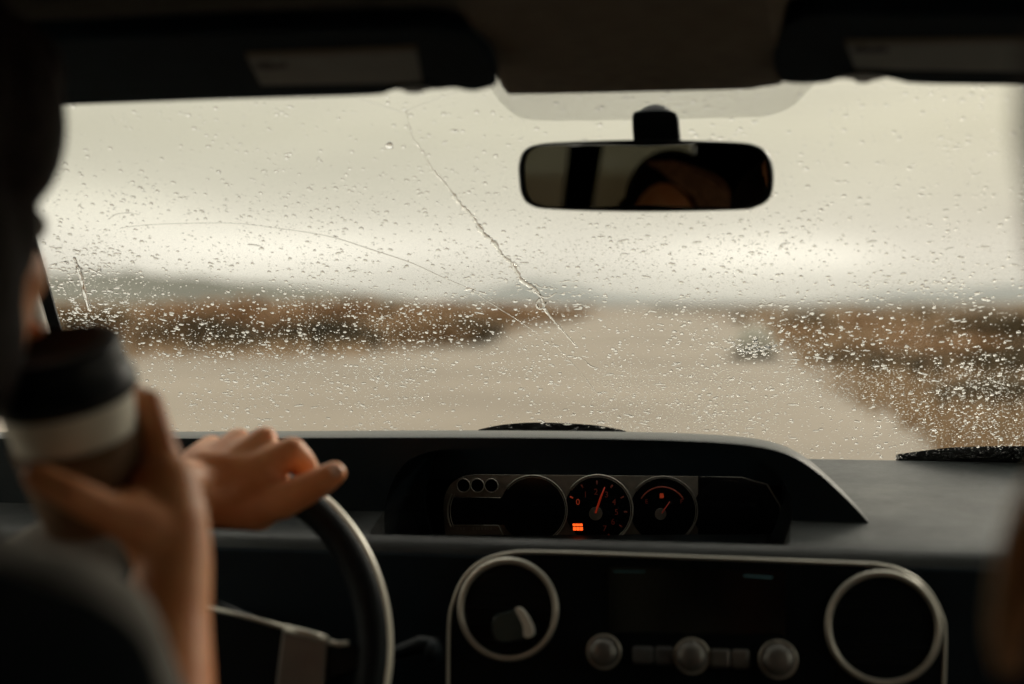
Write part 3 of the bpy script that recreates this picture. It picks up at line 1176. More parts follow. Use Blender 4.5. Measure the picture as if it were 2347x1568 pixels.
def knob(px, py, rw, m_, nm='climate_knob'):
    r = rw * pxp
    m = pm(px, py, .006)
    k = obj(nm, MB().lathe([(r * 1.15, 0), (r * 1.12, .004), (r * .98, .005), (r * .96, .016), (r * .88, .020), (r * .5, .022), (0, .0225)], m), m_, car)
    obj('knob_ring', MB().lathe([(r * 1.1 + .0015 * cos(a), .004 + .0015 * sin(a)) for a in [2 * pi * q / 8 for q in range(9)]], m, 48), M['silver'], k)
    return k


kn = mat('grey satin knob', (.17, .165, .15), .38, metal=.5, var=.1, vscale=80)
knob(1385, 1493, 33, kn)
knob(1586, 1503, 34, kn)
knob(1783, 1511, 36, kn)
btn = mat('grey button', (.085, .09, .092), .5, var=.1, vscale=80)
btn2 = mat('pale grey button', (.16, .155, .14), .4, metal=.3, var=.1, vscale=80)
for x0, x1, y0, y1, mm_ in ((1450, 1498, 1480, 1520, btn), (1501, 1544, 1481, 1522, btn), (1626, 1674, 1486, 1529, btn2), (1677, 1718, 1487, 1531, btn2)):
    q = [PP(x0, y0, .006), PP(x1, y0 + 1, .006), PP(x1, y1 + 1, .006), PP(x0, y1, .006)]
    o_ = obj('climate_button', MB().prism(q, pn * .008), mm_, pan, smooth='auto')
    bevel(o_, .003, 3)
    q = [PP((x0 + x1) / 2 - 9, (y0 + y1) / 2 - 9, .0142), PP((x0 + x1) / 2 + 9, (y0 + y1) / 2 - 9, .0142), PP((x0 + x1) / 2 + 9, (y0 + y1) / 2 + 9, .0142), PP((x0 + x1) / 2 - 9, (y0 + y1) / 2 + 9, .0142)]
rad_ = obj('radio', MB().prism([PP(1395, 1300, .006), PP(1800, 1308, .006), PP(1800, 1455, .006), PP(1395, 1448, .006)], pn * .003), M['gloss'], pan, smooth=False)
obj('display_line', MB().prism([PP(1705, 1318, .0092), PP(1770, 1322, .0092), PP(1770, 1326, .0092), PP(1705, 1321, .0092)], pn * .0003), mat('dim teal print', (.03, .05, .05), .4, emit=(.12, .3, .29), es=.05), pan, smooth=False)
obj('display_line', MB().prism([PP(1405, 1308, .0092), PP(1478, 1309, .0092), PP(1478, 1312, .0092), PP(1405, 1311, .0092)], pn * .0003), M['teal'], pan, smooth=False)

# steering wheel
wc = UY(425, 1500, 1.20)
tilt = radians(20)
wnm = Vector((.06, -cos(tilt), sin(tilt))).normalized()
wx = Vector((1, 0, 0)) - wnm * wnm.x
wx.normalize()
wy = wnm.cross(wx).normalized()
if wy.z < 0:
    wy = -wy
WR = .172
rim = [wc + wx * WR * cos(2 * pi * k / 72) + wy * WR * sin(2 * pi * k / 72) for k in range(72)]
wheel = obj('steering_wheel', MB().tube(rim, .0150, 16, closed=True), M['leather'], car)
# satin band on the outer edge of the rim
bandp = [wc + wx * (WR + .0118) * cos(a) + wy * (WR + .0118) * sin(a) + wnm * .0005 for a in [radians(-60 + 112 * k / 50) for k in range(51)]]
obj('rim_trim', MB().tube(bandp, .0062, 10), mat('pale satin rim insert', (.80, .76, .64), .35, metal=.15, var=.05), wheel)
W_ = lambda u, v, o=0.0: wc + wx * u + wy * v + wnm * o
hub = MB().ell((-.02, -.03, -.015), (.065, .052, .025))
mt = Matrix((wx, wy, wnm)).transposed()
hub.v = [tuple(mt @ Vector(q) + wc + wnm * .0) for q in hub.v]
obj('wheel_hub', hub, M['black'], wheel)
WP = lambda px, py, off=0.0: UP(px, py, wc + wnm * off, wnm)
obj('wheel_spoke', MB().prism([WP(x, y, -.01) for x, y in ((470, 1392), (650, 1440), (760, 1478), (850, 1490), (850, 1530), (760, 1560), (640, 1640), (470, 1640))], wnm * .018), M['black'], wheel, smooth=False)
sp = obj('spoke_trim', MB().prism([WP(x, y, .006) for x, y in ((652, 1446), (752, 1474), (745, 1580), (640, 1640), (628, 1640))], wnm * .008), M['bronze'], wheel, smooth=False)
bevel(sp, .002, 2)
obj('spoke_highlight', MB().tube([WP(472, 1391, .008), WP(560, 1413, .009), WP(650, 1438, .010)], .0022, 8), M['silver'], wheel)  # silver strips put in as the highlight along the spoke's top
obj('spoke_highlight', MB().tube([WP(652, 1441, .011), WP(700, 1453, .012), WP(748, 1467, .011)], .0042, 8), M['silver'], wheel)
obj('spoke_highlight', MB().tube([WP(750, 1470, .011), WP(775, 1477, .011), WP(800, 1474, .010)], .0025, 8), M['silver'], wheel)
# column and stalk
obj('steering_column', MB().tube([wc - wnm * .02, wc - wnm * .30], [.055, .065], 20), M['black'], car)
sk = obj('wiper_stalk', MB().tube([UY(800, 1520, 1.28), UY(905, 1497, 1.27), UY(965, 1478, 1.26), UY(1000, 1484, 1.26)], [.005, .006, .0085, .009], 12), M['black'], car)
obj('stalk_tip', MB().ell(UY(993, 1494, 1.258), (.0085, .012, .0115)), M['plastic'], sk)

# wipers parked on the outside of the glass base
wp = smooth_curve([(1095, 1001, 0), (1150, 990, 0), (1220, 985, 0), (1300, 987, 0), (1370, 992, 0), (1430, 1003, 0)], 4)
wi = MB().prism([on_screen(p.x, p.y, .012)[2] for p in wp] + [on_screen(1430, 1030, .012)[2], on_screen(1095, 1030, .012)[2]], Vector((0, .03, -.004)))
wo_ = obj('wiper', wi, M['rubber'], car, smooth=False)
wi = MB()
wp = smooth_curve([(2060, 1058, 0), (2120, 1050, 0), (2200, 1042, 0), (2347, 1040, 0), (2600, 1044, 0)], 4)
wi.prism([on_screen(p.x, p.y, .012)[2] for p in wp] + [on_screen(2600, 1110, .012)[2], on_screen(2060, 1095, .012)[2]], Vector((0, .03, -.004)))
obj('wiper', wi, M['rubber'], car, smooth=False)

# front seats and rear bench
def seat(cx, x0, x1, ztop, yb, nm):
    mb = MB()
    mb.box((x0, yb, .62), (x1, yb + .13, ztop))
    o = obj(nm, mb, M['seat'], car, smooth='auto')
    bevel(o, .05, 6)
    c = MB().box((x0, yb + .12, .58), (x1, yb + .62, .74))
    oc = obj('seat_cushion', c, M['seat'], o, smooth='auto')
    bevel(oc, .04, 4)
    h = MB().box((cx - .12, yb + .02, ztop + .05), (cx + .12, yb + .12, ztop + .22))
    oh = obj('headrest', h, M['seat'], o, smooth='auto')
    bevel(oh, .04, 5)
    for s in (-.05, .05):
        obj('headrest_post', MB().tube([(cx + s, yb + .07, ztop - .02), (cx + s, yb + .07, ztop + .07)], .006, 8), M['silver'], o)


def driver_seat():
    ol = [UY(x, y, .47) for x, y in ((-1500, 2500), (-1500, 1300), (-1440, 1240), (-1350, 1225), (-200, 1228), (-60, 1252), (39, 1285), (149, 1325), (239, 1358), (310, 1400), (358, 1450), (388, 1518), (408, 1590), (428, 1900), (428, 2500))]
    o = obj('front_seat', MB().prism(ol, Vector((0, -.11, 0))), M['seat'], car, smooth='auto')
    bevel(o, .02, 4)
    c = MB().box((-.75, .50, .58), (-.25, .98, .74))
    oc = obj('seat_cushion', c, M['seat'], o, smooth='auto')
    bevel(oc, .04, 4)
    h = MB().box((-.62, .40, 1.36), (-.39, .49, 1.53))
    oh = obj('headrest', h, M['seat'], o, smooth='auto')
    bevel(oh, .04, 5)
    for q in (-.55, -.45):
        obj('headrest_post', MB().tube([(q, .44, 1.25), (q, .44, 1.39)], .006, 8), M['silver'], o)


driver_seat()
seat(.39, .17, .62, 1.20, .40, 'front_seat')
rb = obj('rear_bench', MB().box((LX + .08, -.85, .45), (RX - .08, -.62, 1.12)), M['seat'], car, smooth='auto')
bevel(rb, .05, 5)
rb2 = obj('bench_cushion', MB().box((LX + .08, -.62, .45), (RX - .08, -.05, .70)), M['seat'], rb, smooth='auto')
bevel(rb2, .05, 5)

# ================================================================== RAIN ON THE GLASS
def dome(c, a, b, h, rot, seg, rings, ex, ey, nz, rough=0.0, rnd=random):
    """a sitting drop: flat base on the glass, rounded top"""
    vs = []
    ph = rnd.uniform(0, 6.28)
    asp = rnd.uniform(-.35, .35)
    for j in range(rings):
        t = j / rings
        rr = cos(t * pi / 2) ** .8
        hh = sin(t * pi / 2) * h
        for k in range(seg):
            al = 2 * pi * k / seg
            w_ = 1 + rough * (sin(2 * al + ph) * .6 + sin(3 * al + ph * 2) * .4)
            u, v = a * rr * w_ * cos(al), b * rr * w_ * sin(al)
            u += asp * a * .25 * (v / b) ** 2
            x_, y_ = u * cos(rot) - v * sin(rot), u * sin(rot) + v * cos(rot)
            vs.append(c + ex * x_ + ey * y_ + nz * hh)
    vs.append(c + nz * h)
    fs = []
    for j in range(rings - 1):
        for k in range(seg):
            l = (k + 1) % seg
            fs.append((j * seg + k, j * seg + l, (j + 1) * seg + l, (j + 1) * seg + k))
    e = len(vs) - 1
    fs += [((rings - 1) * seg + k, (rings - 1) * seg + (k + 1) % seg, e) for k in range(seg)]
    fs.append(tuple(range(seg))[::-1])
    return vs, fs


EX = Vector((-1, 0, 0))
EY = Vector((0, YT - YB, ZT - ZB)).normalized()
NZ = Vector((0, .7, .7)).normalized()


def dens(px, py):
    """how wet the glass is, 0..1, read off the photograph"""
    d = .30 + .60 * max(0, min(1, (py - 300) / 560)) ** 1.15
    if py > 860:
        d *= 1 - .25 * min(1, (py - 860) / 120) * (1 if px < 1400 else 0)
    if px > 1750 and py < 650:
        d *= .7
    if px < 330 and 580 < py < 800:
        d *= 1.25
    return d * (.75 + .5 * mnoise.noise(Vector((px * .006, py * .008, 1.3))))


rnd = random.Random(21)
big = []
small = MB()
micro = MB()
cnt = 0
OFF = .0056
while cnt < 6200:
    px, py = rnd.uniform(60, 2400), rnd.uniform(200, 1060)
    if rnd.random() > dens(px, py):
        continue
    x, t, p = on_screen(px, py, OFF)
    s = rnd.random()
    r = .0009 + .00145 * s ** 2.3
    a = r * rnd.uniform(1.0, 1.35)
    b = r * rnd.uniform(.85, 1.05)
    if rnd.random() < .07 and py > 560:
        a *= rnd.uniform(1.5, 2.4)
        b *= .8
    cnt += 1
    big.append((r * r * (a / b), px, py, p, a, b, r))
big.sort(key=lambda q: -q[0])
dmeshes = []
for i in range(10):
    vs, fs = dome(Vector(), 1.0, .85, .50, 0, 20, 6, Vector((1, 0, 0)), Vector((0, 1, 0)), Vector((0, 0, 1)), .14, rnd)
    me = bpy.data.meshes.new('raindrop')
    me.from_pydata(vs, [], fs)
    me.polygons.foreach_set('use_smooth', [True] * (len(fs) - 1) + [False])
    me.materials.append(M['water'])
    dmeshes.append(me)
FR = Matrix((EX, EY, NZ)).transposed().to_4x4()
for q in big[:290]:
    _, px, py, p, a, b, r = q
    o = bpy.data.objects.new('raindrop', dmeshes[rnd.randrange(10)])
    COL.objects.link(o)
    o.matrix_world = Matrix.Translation(p) @ FR @ Matrix.Rotation(rnd.uniform(-.35, .35), 4, 'Z') @ Matrix.Diagonal((a * 1.05, b * 1.05, r * .95, 1))
    o['label'] = 'clear raindrop sitting on the outside of the windscreen'
    o['category'] = 'raindrop'
    o['group'] = 'raindrops on the windscreen'
for q in big[290:]:
    _, px, py, p, a, b, r = q
    vs, fs = dome(p, a, b, r * rnd.uniform(.42, .62), rnd.uniform(-.4, .4), 12, 4, EX, EY, NZ, .12, rnd)
    small.add(vs, fs)
cnt = 0
while cnt < 20000:
    px, py = rnd.uniform(60, 2400), rnd.uniform(420, 1060)
    d = dens(px, py) ** 2
    if px > 1350 and py > 850:
        d = 1.0
    elif py < 560:
        d *= .5
    if px > 1780 and py > 930 and px < 2050:
        d *= .35
    if rnd.random() > d:
        continue
    x, t, p = on_screen(px, py, OFF)
    r = rnd.uniform(.00028, .0008)
    vs, fs = dome(p, r * rnd.uniform(1, 1.5), r, r * .55, rnd.uniform(-.5, .5), 8, 2, EX, EY, NZ, 0, rnd)
    micro.add(vs, fs)
    cnt += 1
so = obj('fine_raindrops', small, M['water'], smooth=True, kind='stuff', label='small raindrops scattered over the whole windscreen', category='raindrops')
mo_ = obj('rain_mist', micro, M['water'], smooth=True, kind='stuff', label='fine rain mist beading on the lower windscreen', category='raindrops')
for o in (so, mo_):
    try:
        o.data.set_sharp_from_angle(angle=radians(50))
    except Exception:
        pass


def streak(name, pts, wpx, label, flat=.45, wob=.25, sub=8, seed=1, WK=1.0):
    rn = random.Random(seed)
    c = smooth_curve([(x, y, 0) for x, y in pts], sub)
    path, rad = [], []
    n = len(c)
    for i, q in enumerate(c):
        jx, jy = rn.uniform(-1, 1) * wob * 2.2, rn.uniform(-1, 1) * wob * 1.5
        path.append(on_screen(q.x + jx, q.y + jy, OFF)[2])
        w0 = wpx[min(len(wpx) - 1, int(i / n * len(wpx)))]
        rad.append(w0 * WK * .00053 * rn.uniform(1 - wob, 1 + wob))
    rad[0] = rad[-1] = .00015
    return obj(name, MB().tube(path, rad, 10, flat=flat, up=NZ), M['water'], label=label, category='water streak')


streak('water_streak', [(930, 262), (942, 320), (965, 352), (990, 395), (1020, 430), (1048, 468), (1066, 488), (1085, 508), (1105, 540), (1130, 562), (1150, 592), (1172, 612), (1196, 650), (1222, 668), (1240, 690), (1252, 722), (1276, 752), (1300, 778), (1320, 800)],
       [1.2, 1.6, 2.6, 3.2, 3.6, 4.5, 3.4, 3.6, 4.0, 2.6, 2.0, 1.6], 'long broken rain streak running down the middle of the windscreen', .32, .5, 8, 4, 1.25)
streak('water_streak', [(272, 531), (330, 524), (420, 520), (540, 520), (640, 532), (750, 549), (850, 580), (940, 610), (1010, 642), (1072, 668)], [.9, .8, .8, 1.0, 1.3, 1.3, 1.2],
       'thin curved wiper line arching across the left half of the windscreen', .5, .05, 8, 5)
streak('water_streak', [(1078, 672), (1120, 700), (1180, 738), (1240, 778)], [1.0, .9, .8], 'faint thin line continuing down from the curved wiper line', .5, .1, 8, 6)
streak('water_streak', [(1262, 790), (1320, 850), (1372, 915)], [.6, .7, .8], 'short faint line below the end of the long rain streak', .5, .2, 8, 6)
streak('water_streak', [(168, 596), (176, 620), (186, 650), (196, 690), (205, 722)], [2.6, 4.2, 4.0, 3.4], 'wide straight rivulet beside the left pillar', .45, .12, 6, 7, 1.5)
streak('water_streak', [(245, 512), (262, 500), (290, 496), (318, 500)], [.9, 1.1, .9], 'short curled water line at the upper left of the windscreen', .5, .1, 8, 8)
streak('water_streak', [(800, 228), (860, 246), (922, 266)], [.8, .8], 'faint wiper line below the left sun visor', .5, .1, 8, 9)
streak('water_streak', [(922, 266), (985, 240), (1045, 219)], [.8, .8], 'faint wiper line rising to the notch of the left sun visor', .5, .1, 8, 10)
streak('water_streak', [(1338, 832), (1352, 846), (1372, 853)], [1.2, 2.4, 1.6], 'small crescent of water below the long rain streak', .5, .1, 8, 11)
# branching splash on the long streak
for i, (pts, wd) in enumerate((([(1215, 668), (1235, 684), (1255, 690), (1275, 678)], 2.4), ([(1238, 690), (1228, 706), (1240, 716), (1252, 700)], 2.4), ([(1225, 660), (1245, 668), (1262, 664)], 1.6))):
    streak('splash', pts, [wd, wd, wd * .7], 'branching splash where the long rain streak spreads', .55, .4, 6, 20 + i)['group'] = 'branches of the splash'
# the one large dark drop upper left of centre
x, t, p = on_screen(891, 342, OFF)
vs, fs = dome(p, .0046, .0040, .0030, -.35, 24, 8, EX, EY, NZ, .12, rnd)
mb = MB()
mb.add(vs, fs)
obj('raindrop', mb, M['water'], label='largest single drop, high on the windscreen left of the long streak', category='raindrop')
x, t, p = on_screen(1074, 671, OFF)
vs, fs = dome(p, .0050, .0030, .0026, -.35, 20, 6, EX, EY, NZ, .2, rnd)
mb = MB()
mb.add(vs, fs)
obj('raindrop', mb, M['water'], label='pointed drop at the lower end of the curved wiper line', category='raindrop')
# wet cluster by the left pillar and the smear right of the middle
mb = MB()
for i in range(95):
    px, py = rnd.uniform(105, 270), rnd.uniform(575, 775)
    if px - 100 < (py - 575) * .25:
        continue
    a = rnd.uniform(.0012, .0036)
    vs, fs = dome(on_screen(px, py, OFF)[2], a * rnd.uniform(1, 1.6), a * .55, a * .38, rnd.uniform(-.6, .9), 14, 4, EX, EY, NZ, .35, rnd)
    mb.add(vs, fs)
obj('water_film', mb, M['water'], kind='stuff', label='crowded merging drops beside the left pillar', category='raindrops')
mb = MB()
for i in range(120):
    px, py = rnd.gauss(1728, 26), rnd.gauss(806, 10)
    a = rnd.uniform(.0006, .0022)
    vs, fs = dome(on_screen(px, py, OFF)[2], a * 1.6, a * .7, a * .7, rnd.uniform(-.9, .5), 10, 3, EX, EY, NZ, .4, rnd)
    mb.add(vs, fs)
obj('wet_smear', mb, M['water'], kind='stuff', label='dark wet smear on the windscreen right of the middle', category='raindrops')

# ================================================================== CUP
cupb = UY(163, 1165, .885)
cup_top = UY(150, 812, .86)
ax = (cup_top - cupb).normalized()
ax = (ax + Vector((-.16, -.10, 0))).normalized()
cup_h = .098
ctr = UY(146, 888, .875)                    # middle of the lid skirt
cx_ = ax.cross(Vector((0, 1, 0))).normalized()
cy_ = ax.cross(cx_).normalized()
cm = Matrix.Translation(ctr) @ Matrix((cx_, cy_, ax)).transposed().to_4x4()
cup = thing('coffee_cup', 'takeaway paper cup with black lid held in the driver\'s raised hand', 'cup', ctr - ax * cup_h)
k = .0462
obj('cup_body', MB().lathe([(0, -.098), (k * .70, -.098), (k * .70, -.095), (k * .97, -.002), (k * .93, .002)], cm, 64), M['cup'], cup)
obj('cup_sleeve', MB().lathe([(k * .715, -.0975), (k * .740, -.0975), (k * .93, -.034), (k * .91, -.034)], cm, 64), M['sleeve'], cup)
obj('cup_lid', MB().lathe([(k * .99, -.007), (k * 1.035, -.006), (k * 1.045, .001), (k * 1.03, .005), (k * .99, .007), (k * .95, .020), (k * .93, .0275), (k * .90, .030), (k * .85, .0295), (k * .83, .024), (0, .022)], cm, 64), M['lid'], cup)

# ================================================================== DRIVER
driver = thing('person', 'driver in a grey top with one hand on the wheel, raising a coffee cup', 'person', (-.50, .62, .74))
hc = UY(-243, 395, .80)
B = MB()
# head, face forward and a little to the right
FT = Matrix.Rotation(radians(-24), 3, 'Z')
HV = lambda x, y, z: hc + FT @ Vector((x, y, z))
B.ell(HV(0, -.012, .022), (.074, .092, .098), 32, 20)
B.ell(HV(0, .026, -.062), (.064, .066, .080), 28, 16)
B.ell(HV(.022, .028, -.095), (.042, .045, .050))
B.ell(HV(0, .055, -.122), (.032, .028, .026))
B.ell(HV(0, .100, -.062), (.010, .014, .020))
B.ell(HV(0, .090, -.040), (.007, .012, .024))
B.ell(HV(0, .088, -.098), (.022, .010, .008))
for s in (-1, 1):
    B.ell(HV(s * .064, -.022, -.030), (.008, .018, .028))
    B.ell(HV(s * .034, .058, -.065), (.022, .022, .018))
neck0 = hc + Vector((0, -.018, -.08))
chest = Vector((hc.x - .0, .64, 1.22))
B.limb([(neck0, .055), (neck0 + Vector((0, -.02, -.075)), .058), (chest + Vector((0, 0, .0)), .085)])
# torso and legs (under the clothes)
B.limb([(chest, .095), (Vector((hc.x, .60, 1.02)), .11), (Vector((hc.x, .60, .84)), .12)])
shR = UY(110, 1535, .66)
shL = Vector((2 * hc.x - shR.x - .02, shR.y + .02, shR.z))
B.limb([(chest, .08), (shR, .050)])
B.limb([(chest, .08), (shL, .050)])
# right arm: elbow low, forearm rising to the cup
elR = UY(345, 1850, .80)
wrR = UY(398, 1290, .875)
B.limb([(shR, .048), (shR.lerp(elR, .5), .044), (elR, .038)])
B.limb([(elR, .037), (elR.lerp(wrR, .35), .036), (elR.lerp(wrR, .75), .0275), (wrR, .0255)])
HR = lambda px, py, y: UY(px, py, y)
# palm of the right hand
B.limb([(wrR, .0255), (HR(386, 1200, .885), .027), (HR(380, 1120, .895), .024)])
B.limb([(wrR, .022), (HR(350, 1215, .870), .022), (HR(300, 1175, .862), .017)])
B.limb([(HR(360, 1180, .90), .022), (HR(340, 1130, .925), .018)])
# thumb across the near side of the cup
B.limb([(HR(335, 1208, .862), .0175), (HR(245, 1172, .842), .0125), (HR(160, 1130, .826), .0110), (HR(85, 1092, .822), .0095)])
# index finger up beside the cup and round its far side
B.limb([(HR(384, 1100, .900), .0150), (HR(360, 1000, .905), .0115), (HR(343, 925, .915), .0100), (HR(300, 905, .940), .0088), (HR(230, 905, .945), .0078)])
B.limb([(HR(392, 1130, .915), .0140), (HR(372, 1050, .930), .0110), (HR(330, 985, .945), .0098), (HR(250, 975, .955), .0085), (HR(190, 975, .950), .0075)])
B.limb([(HR(392, 1170, .925), .0130), (HR(372, 1110, .942), .0105), (HR(325, 1050, .955), .0092), (HR(250, 1040, .955), .0080), (HR(195, 1045, .945), .0072)])
B.limb([(HR(388, 1205, .925), .0120), (HR(362, 1160, .945), .0092), (HR(315, 1115, .950), .0082), (HR(255, 1105, .945), .0070)])
# left arm reaching the top of the wheel
elL = Vector((shL.x + .00, .86, 1.06))
wrL = UY(395, 1120, 1.135)
B.limb([(shL, .048), (shL.lerp(elL, .5), .044), (elL, .038)])
B.limb([(elL, .037), (elL.lerp(wrL, .35), .035), (elL.lerp(wrL, .75), .028), (wrL, .0265)])
H = lambda x, y, yy: UY(x, y, yy + .115)
# back of the left hand
B.limb([(wrL, .0265), (H(445, 1130, 1.045), 0.0286), (H(520, 1120, 1.07), 0.0286)])
for k_, (x, y, yy, r) in enumerate(((484, 1026, 1.105, .0122), (545, 1013, 1.100, .0130), (605, 1010, 1.092, .0132), (668, 1036, 1.080, .0138))):
    B.limb([(H(430 + 14 * k_, 1110 + 8 * k_, 1.045), 0.0209), (H((430 + x) / 2 + 8 * k_, (1105 + y) / 2 + 6 * k_, 1.07), 0.0182), (H(x, y, yy), r)])
B.limb([(H(470, 1085, 1.06), 0.0220), (H(600, 1090, 1.075), 0.0220)])
B.limb([(H(470, 1150, 1.055), 0.0220), (H(600, 1130, 1.070), 0.0226)])
B.limb([(H(460, 1160, 1.048), 0.0193), (H(590, 1168, 1.062), 0.0193)])
# fingers over the rim and down its far side
for (x, y, yy), (x2, y2, y2y), (x3, y3, y3y) in (((484, 1026, 1.105), (500, 1050, 1.135), (525, 1110, 1.130)), ((545, 1017, 1.100), (565, 1042, 1.135), (585, 1105, 1.130)),
                                                ((605, 1013, 1.092), (628, 1040, 1.130), (642, 1105, 1.125)), ((668, 1038, 1.080), (706, 1086, 1.105), (700, 1130, 1.115))):
    B.limb([(H(x, y, yy), 0.0119), (H(x2, y2, y2y), 0.0108), (H(x3, y3, y3y), 0.0094)])
# index finger's first bone shows beside the hand
B.limb([(H(668, 1036, 1.078), 0.0138), (H(692, 1056, 1.085), 0.0119), (H(712, 1092, 1.092), 0.0110)])
# thumb lying along the rim
B.limb([(H(570, 1165, 1.058), 0.0193), (H(645, 1148, 1.056), 0.0165), (H(706, 1120, 1.058), 0.0141), (H(745, 1098, 1.060), 0.0127), (H(766, 1085, 1.062), 0.0108)])
body = obj('body', B, M['skin'], driver)
body_mods(body, .0032, 3)
nl = mat('thumb nail', (.72, .45, .33), .3)
obj('thumbnail', MB().ell(H(770, 1080, 1.053), (.0058, .0025, .0052)), nl, driver)
for s in (-1, 1):
    obj('eye', MB().ell(HV(s * .031, .076, -.030), .011), M['white'], driver)
# hair
hb = MB()
hb.ell(hc + Vector((0, -.020, .036)), (.090, .100, .098), 28, 18)
hb.ell(hc + Vector((0, -.060, -.010)), (.078, .055, .080))
hb.ell(hc + Vector((.066, .015, .035)), (.030, .055, .060))
hb.ell(hc + Vector((-.066, .015, .035)), (.030, .055, .060))
hb.ell(hc + Vector((.02, .060, .070)), (.060, .045, .045))
hb.ell(hc + Vector((.060, .025, .034)), (.034, .050, .060))
hb.ell(hc + Vector((.058, .010, -.030)), (.026, .040, .050))  # extra hair over the cheek, put in to darken its shaded side
hb.ell(hc + Vector((.050, -.020, -.055)), (.036, .060, .090))
hb.ell(hc + Vector((.052, -.010, -.100)), (.030, .050, .060))
hb.limb([(hc + Vector((.020, -.045, -.10)), .055), (hc + Vector((.010, -.050, -.19)), .042), (hc + Vector((.0, -.045, -.26)), .028)])
hb.ell(hc + Vector((.030, -.060, -.085)), (.050, .045, .075))
hb.ell(hc + Vector((-.040, -.060, -.070)), (.050, .045, .085))
for i in range(90):
    a = random.uniform(0, 2 * pi)
    zz = random.uniform(-.02, .09)
    rr = sqrt(max(.02, 1 - (zz / .11) ** 2))
    p = hc + Vector((.092 * rr * cos(a), .100 * rr * sin(a) - .018, .036 + zz))
    hb.limb([(p, .006), (p + Vector((.006 * cos(a), .006 * sin(a), -.03)), .003)], 6)
ho = obj('hair', hb, M['hair'], driver)
body_mods(ho, .004, 2)
# clothes
cb = MB()
cb.limb([(chest + Vector((0, -.01, .0)), .118), (Vector((hc.x, .60, 1.03)), .135), (Vector((hc.x, .60, .80)), .15)])
cb.limb([(neck0 + Vector((0, -.015, -.085)), .062), (chest, .10)])
cb.limb([(chest, .10), (shR, .060)])
cb.limb([(chest, .10), (shL, .064)])
cb.limb([(shR, .060), (shR.lerp(elR, .5), .052), (shR.lerp(elR, .80), .046)])
cb.limb([(shL, .064), (shL.lerp(elL, .5), .056), (elL, .050), (elL.lerp(wrL, .5), .043), (elL.lerp(wrL, .82), .036)])
sh = obj('shirt', cb, M['shirt'], driver)
body_mods(sh, .006, 3)
lg = MB()
for s in (-1, 1):
    hp_ = Vector((hc.x + s * .10, .66, .82))
    kn_ = Vector((hc.x + s * .14, 1.08, .90))
    lg.limb([(hp_, .09), (kn_, .062), (Vector((kn_.x, 1.30, .55)), .045), (Vector((kn_.x, 1.40, .42)), .04)])
tr = obj('trousers', lg, M['seat'], driver)
body_mods(tr, .008, 2)

# ================================================================== PASSENGER
pas = thing('person', 'passenger with long sun bleached hair at the right edge of the picture', 'person', (.33, .60, .70))
pc = UY(2978, 400, .48)
pb = MB()
pb.ell(pc + Vector((0, -.01, .02)), (.072, .090, .096), 28, 18)
pb.ell(pc + Vector((0, .028, -.04)), (.058, .064, .074))
pb.ell(pc + Vector((0, .100, -.02)), (.010, .013, .020))
pb.ell(pc + Vector((0, .052, -.088)), (.030, .026, .024))
for s in (-1, 1):
    pb.ell(pc + Vector((s * .074, 0, -.01)), (.008, .018, .028))
pch = Vector((.33, .42, 1.13))
pb.limb([(pc + Vector((0, -.02, -.08)), .048), (pc + Vector((.05, -.04, -.17)), .050), (pch, .085), (Vector((.34, .56, .80)), .12)])
psh = Vector((.19, .46, 1.13))
psr = Vector((.48, .44, 1.13))
pb.limb([(pch, .07), (psh, .045), (Vector((.155, .66, .92)), .038)])
pb.limb([(Vector((.155, .66, .92)), .036), (Vector((.20, .88, .93)), .026)])
pb.limb([(Vector((.20, .88, .93)), .022), (Vector((.21, .96, .925)), .020)])
for k_ in range(4):
    pb.limb([(Vector((.19 + .015 * k_, .955, .925)), .009), (Vector((.188 + .017 * k_, 1.0, .920)), .0082), (Vector((.188 + .018 * k_, 1.02 + .006 * (1.5 - abs(k_ - 1.5)), .895)), .0068)])
pb.limb([(Vector((.185, .92, .93)), .012), (Vector((.165, .955, .93)), .0085), (Vector((.165, .985, .925)), .0075)])
pb.limb([(pch, .07), (psr, .045), (Vector((.52, .68, .90)), .038), (Vector((.45, .90, .92)), .026), (Vector((.44, .96, .92)), .02)])
po = obj('body', pb, M['skin'], pas)
body_mods(po, .0035, 3)
for s in (-1, 1):
    obj('eye', MB().ell(pc + Vector((s * .030, .080, .004)), .0105), M['white'], pas)
ph_ = MB()
ph_.ell(pc + Vector((0, -.022, .020)), (.088, .100, .092), 28, 18)
ph_.ell(pc + Vector((.05, -.04, -.07)), (.060, .06, .10))
ro = obj('hair', ph_, M['hair'], pas)
body_mods(ro, .004, 2)
# long locks: many thin strands
rn = random.Random(5)
lk = MB()
for i in range(420):
    u = rn.random()
    dx = rn.uniform(0, 120)
    dy_ = rn.uniform(-.02, .05)
    endx = 2308 + dx * .8 + rn.gauss(0, 8)
    pts = [UY(2760 + dx, 560, .50 + dy_), UY(2540 + dx, 900, .54 + dy_), UY(2430 + dx, 1030, .575 + dy_), UY(2345 + dx, 1120, .58 + dy_), UY(2300 + dx * .8, 1240, .585 + dy_), UY(2280 + dx * .8 + rn.gauss(0, 5), 1370, .59 + dy_),
           UY(2282 + dx * .5 + rn.gauss(0, 6), 1470, .59 + dy_), UY(2292 + dx * .3 + rn.gauss(0, 8), 1520 + rn.uniform(-25, 30), .59 + dy_)]
    c = smooth_curve(pts, 4)
    lk.tube(c, [.0015] * (len(c) - 1) + [.0002], 4)
obj('hair_locks', lk, M['hair_c'], pas, label='long wavy sun bleached locks')
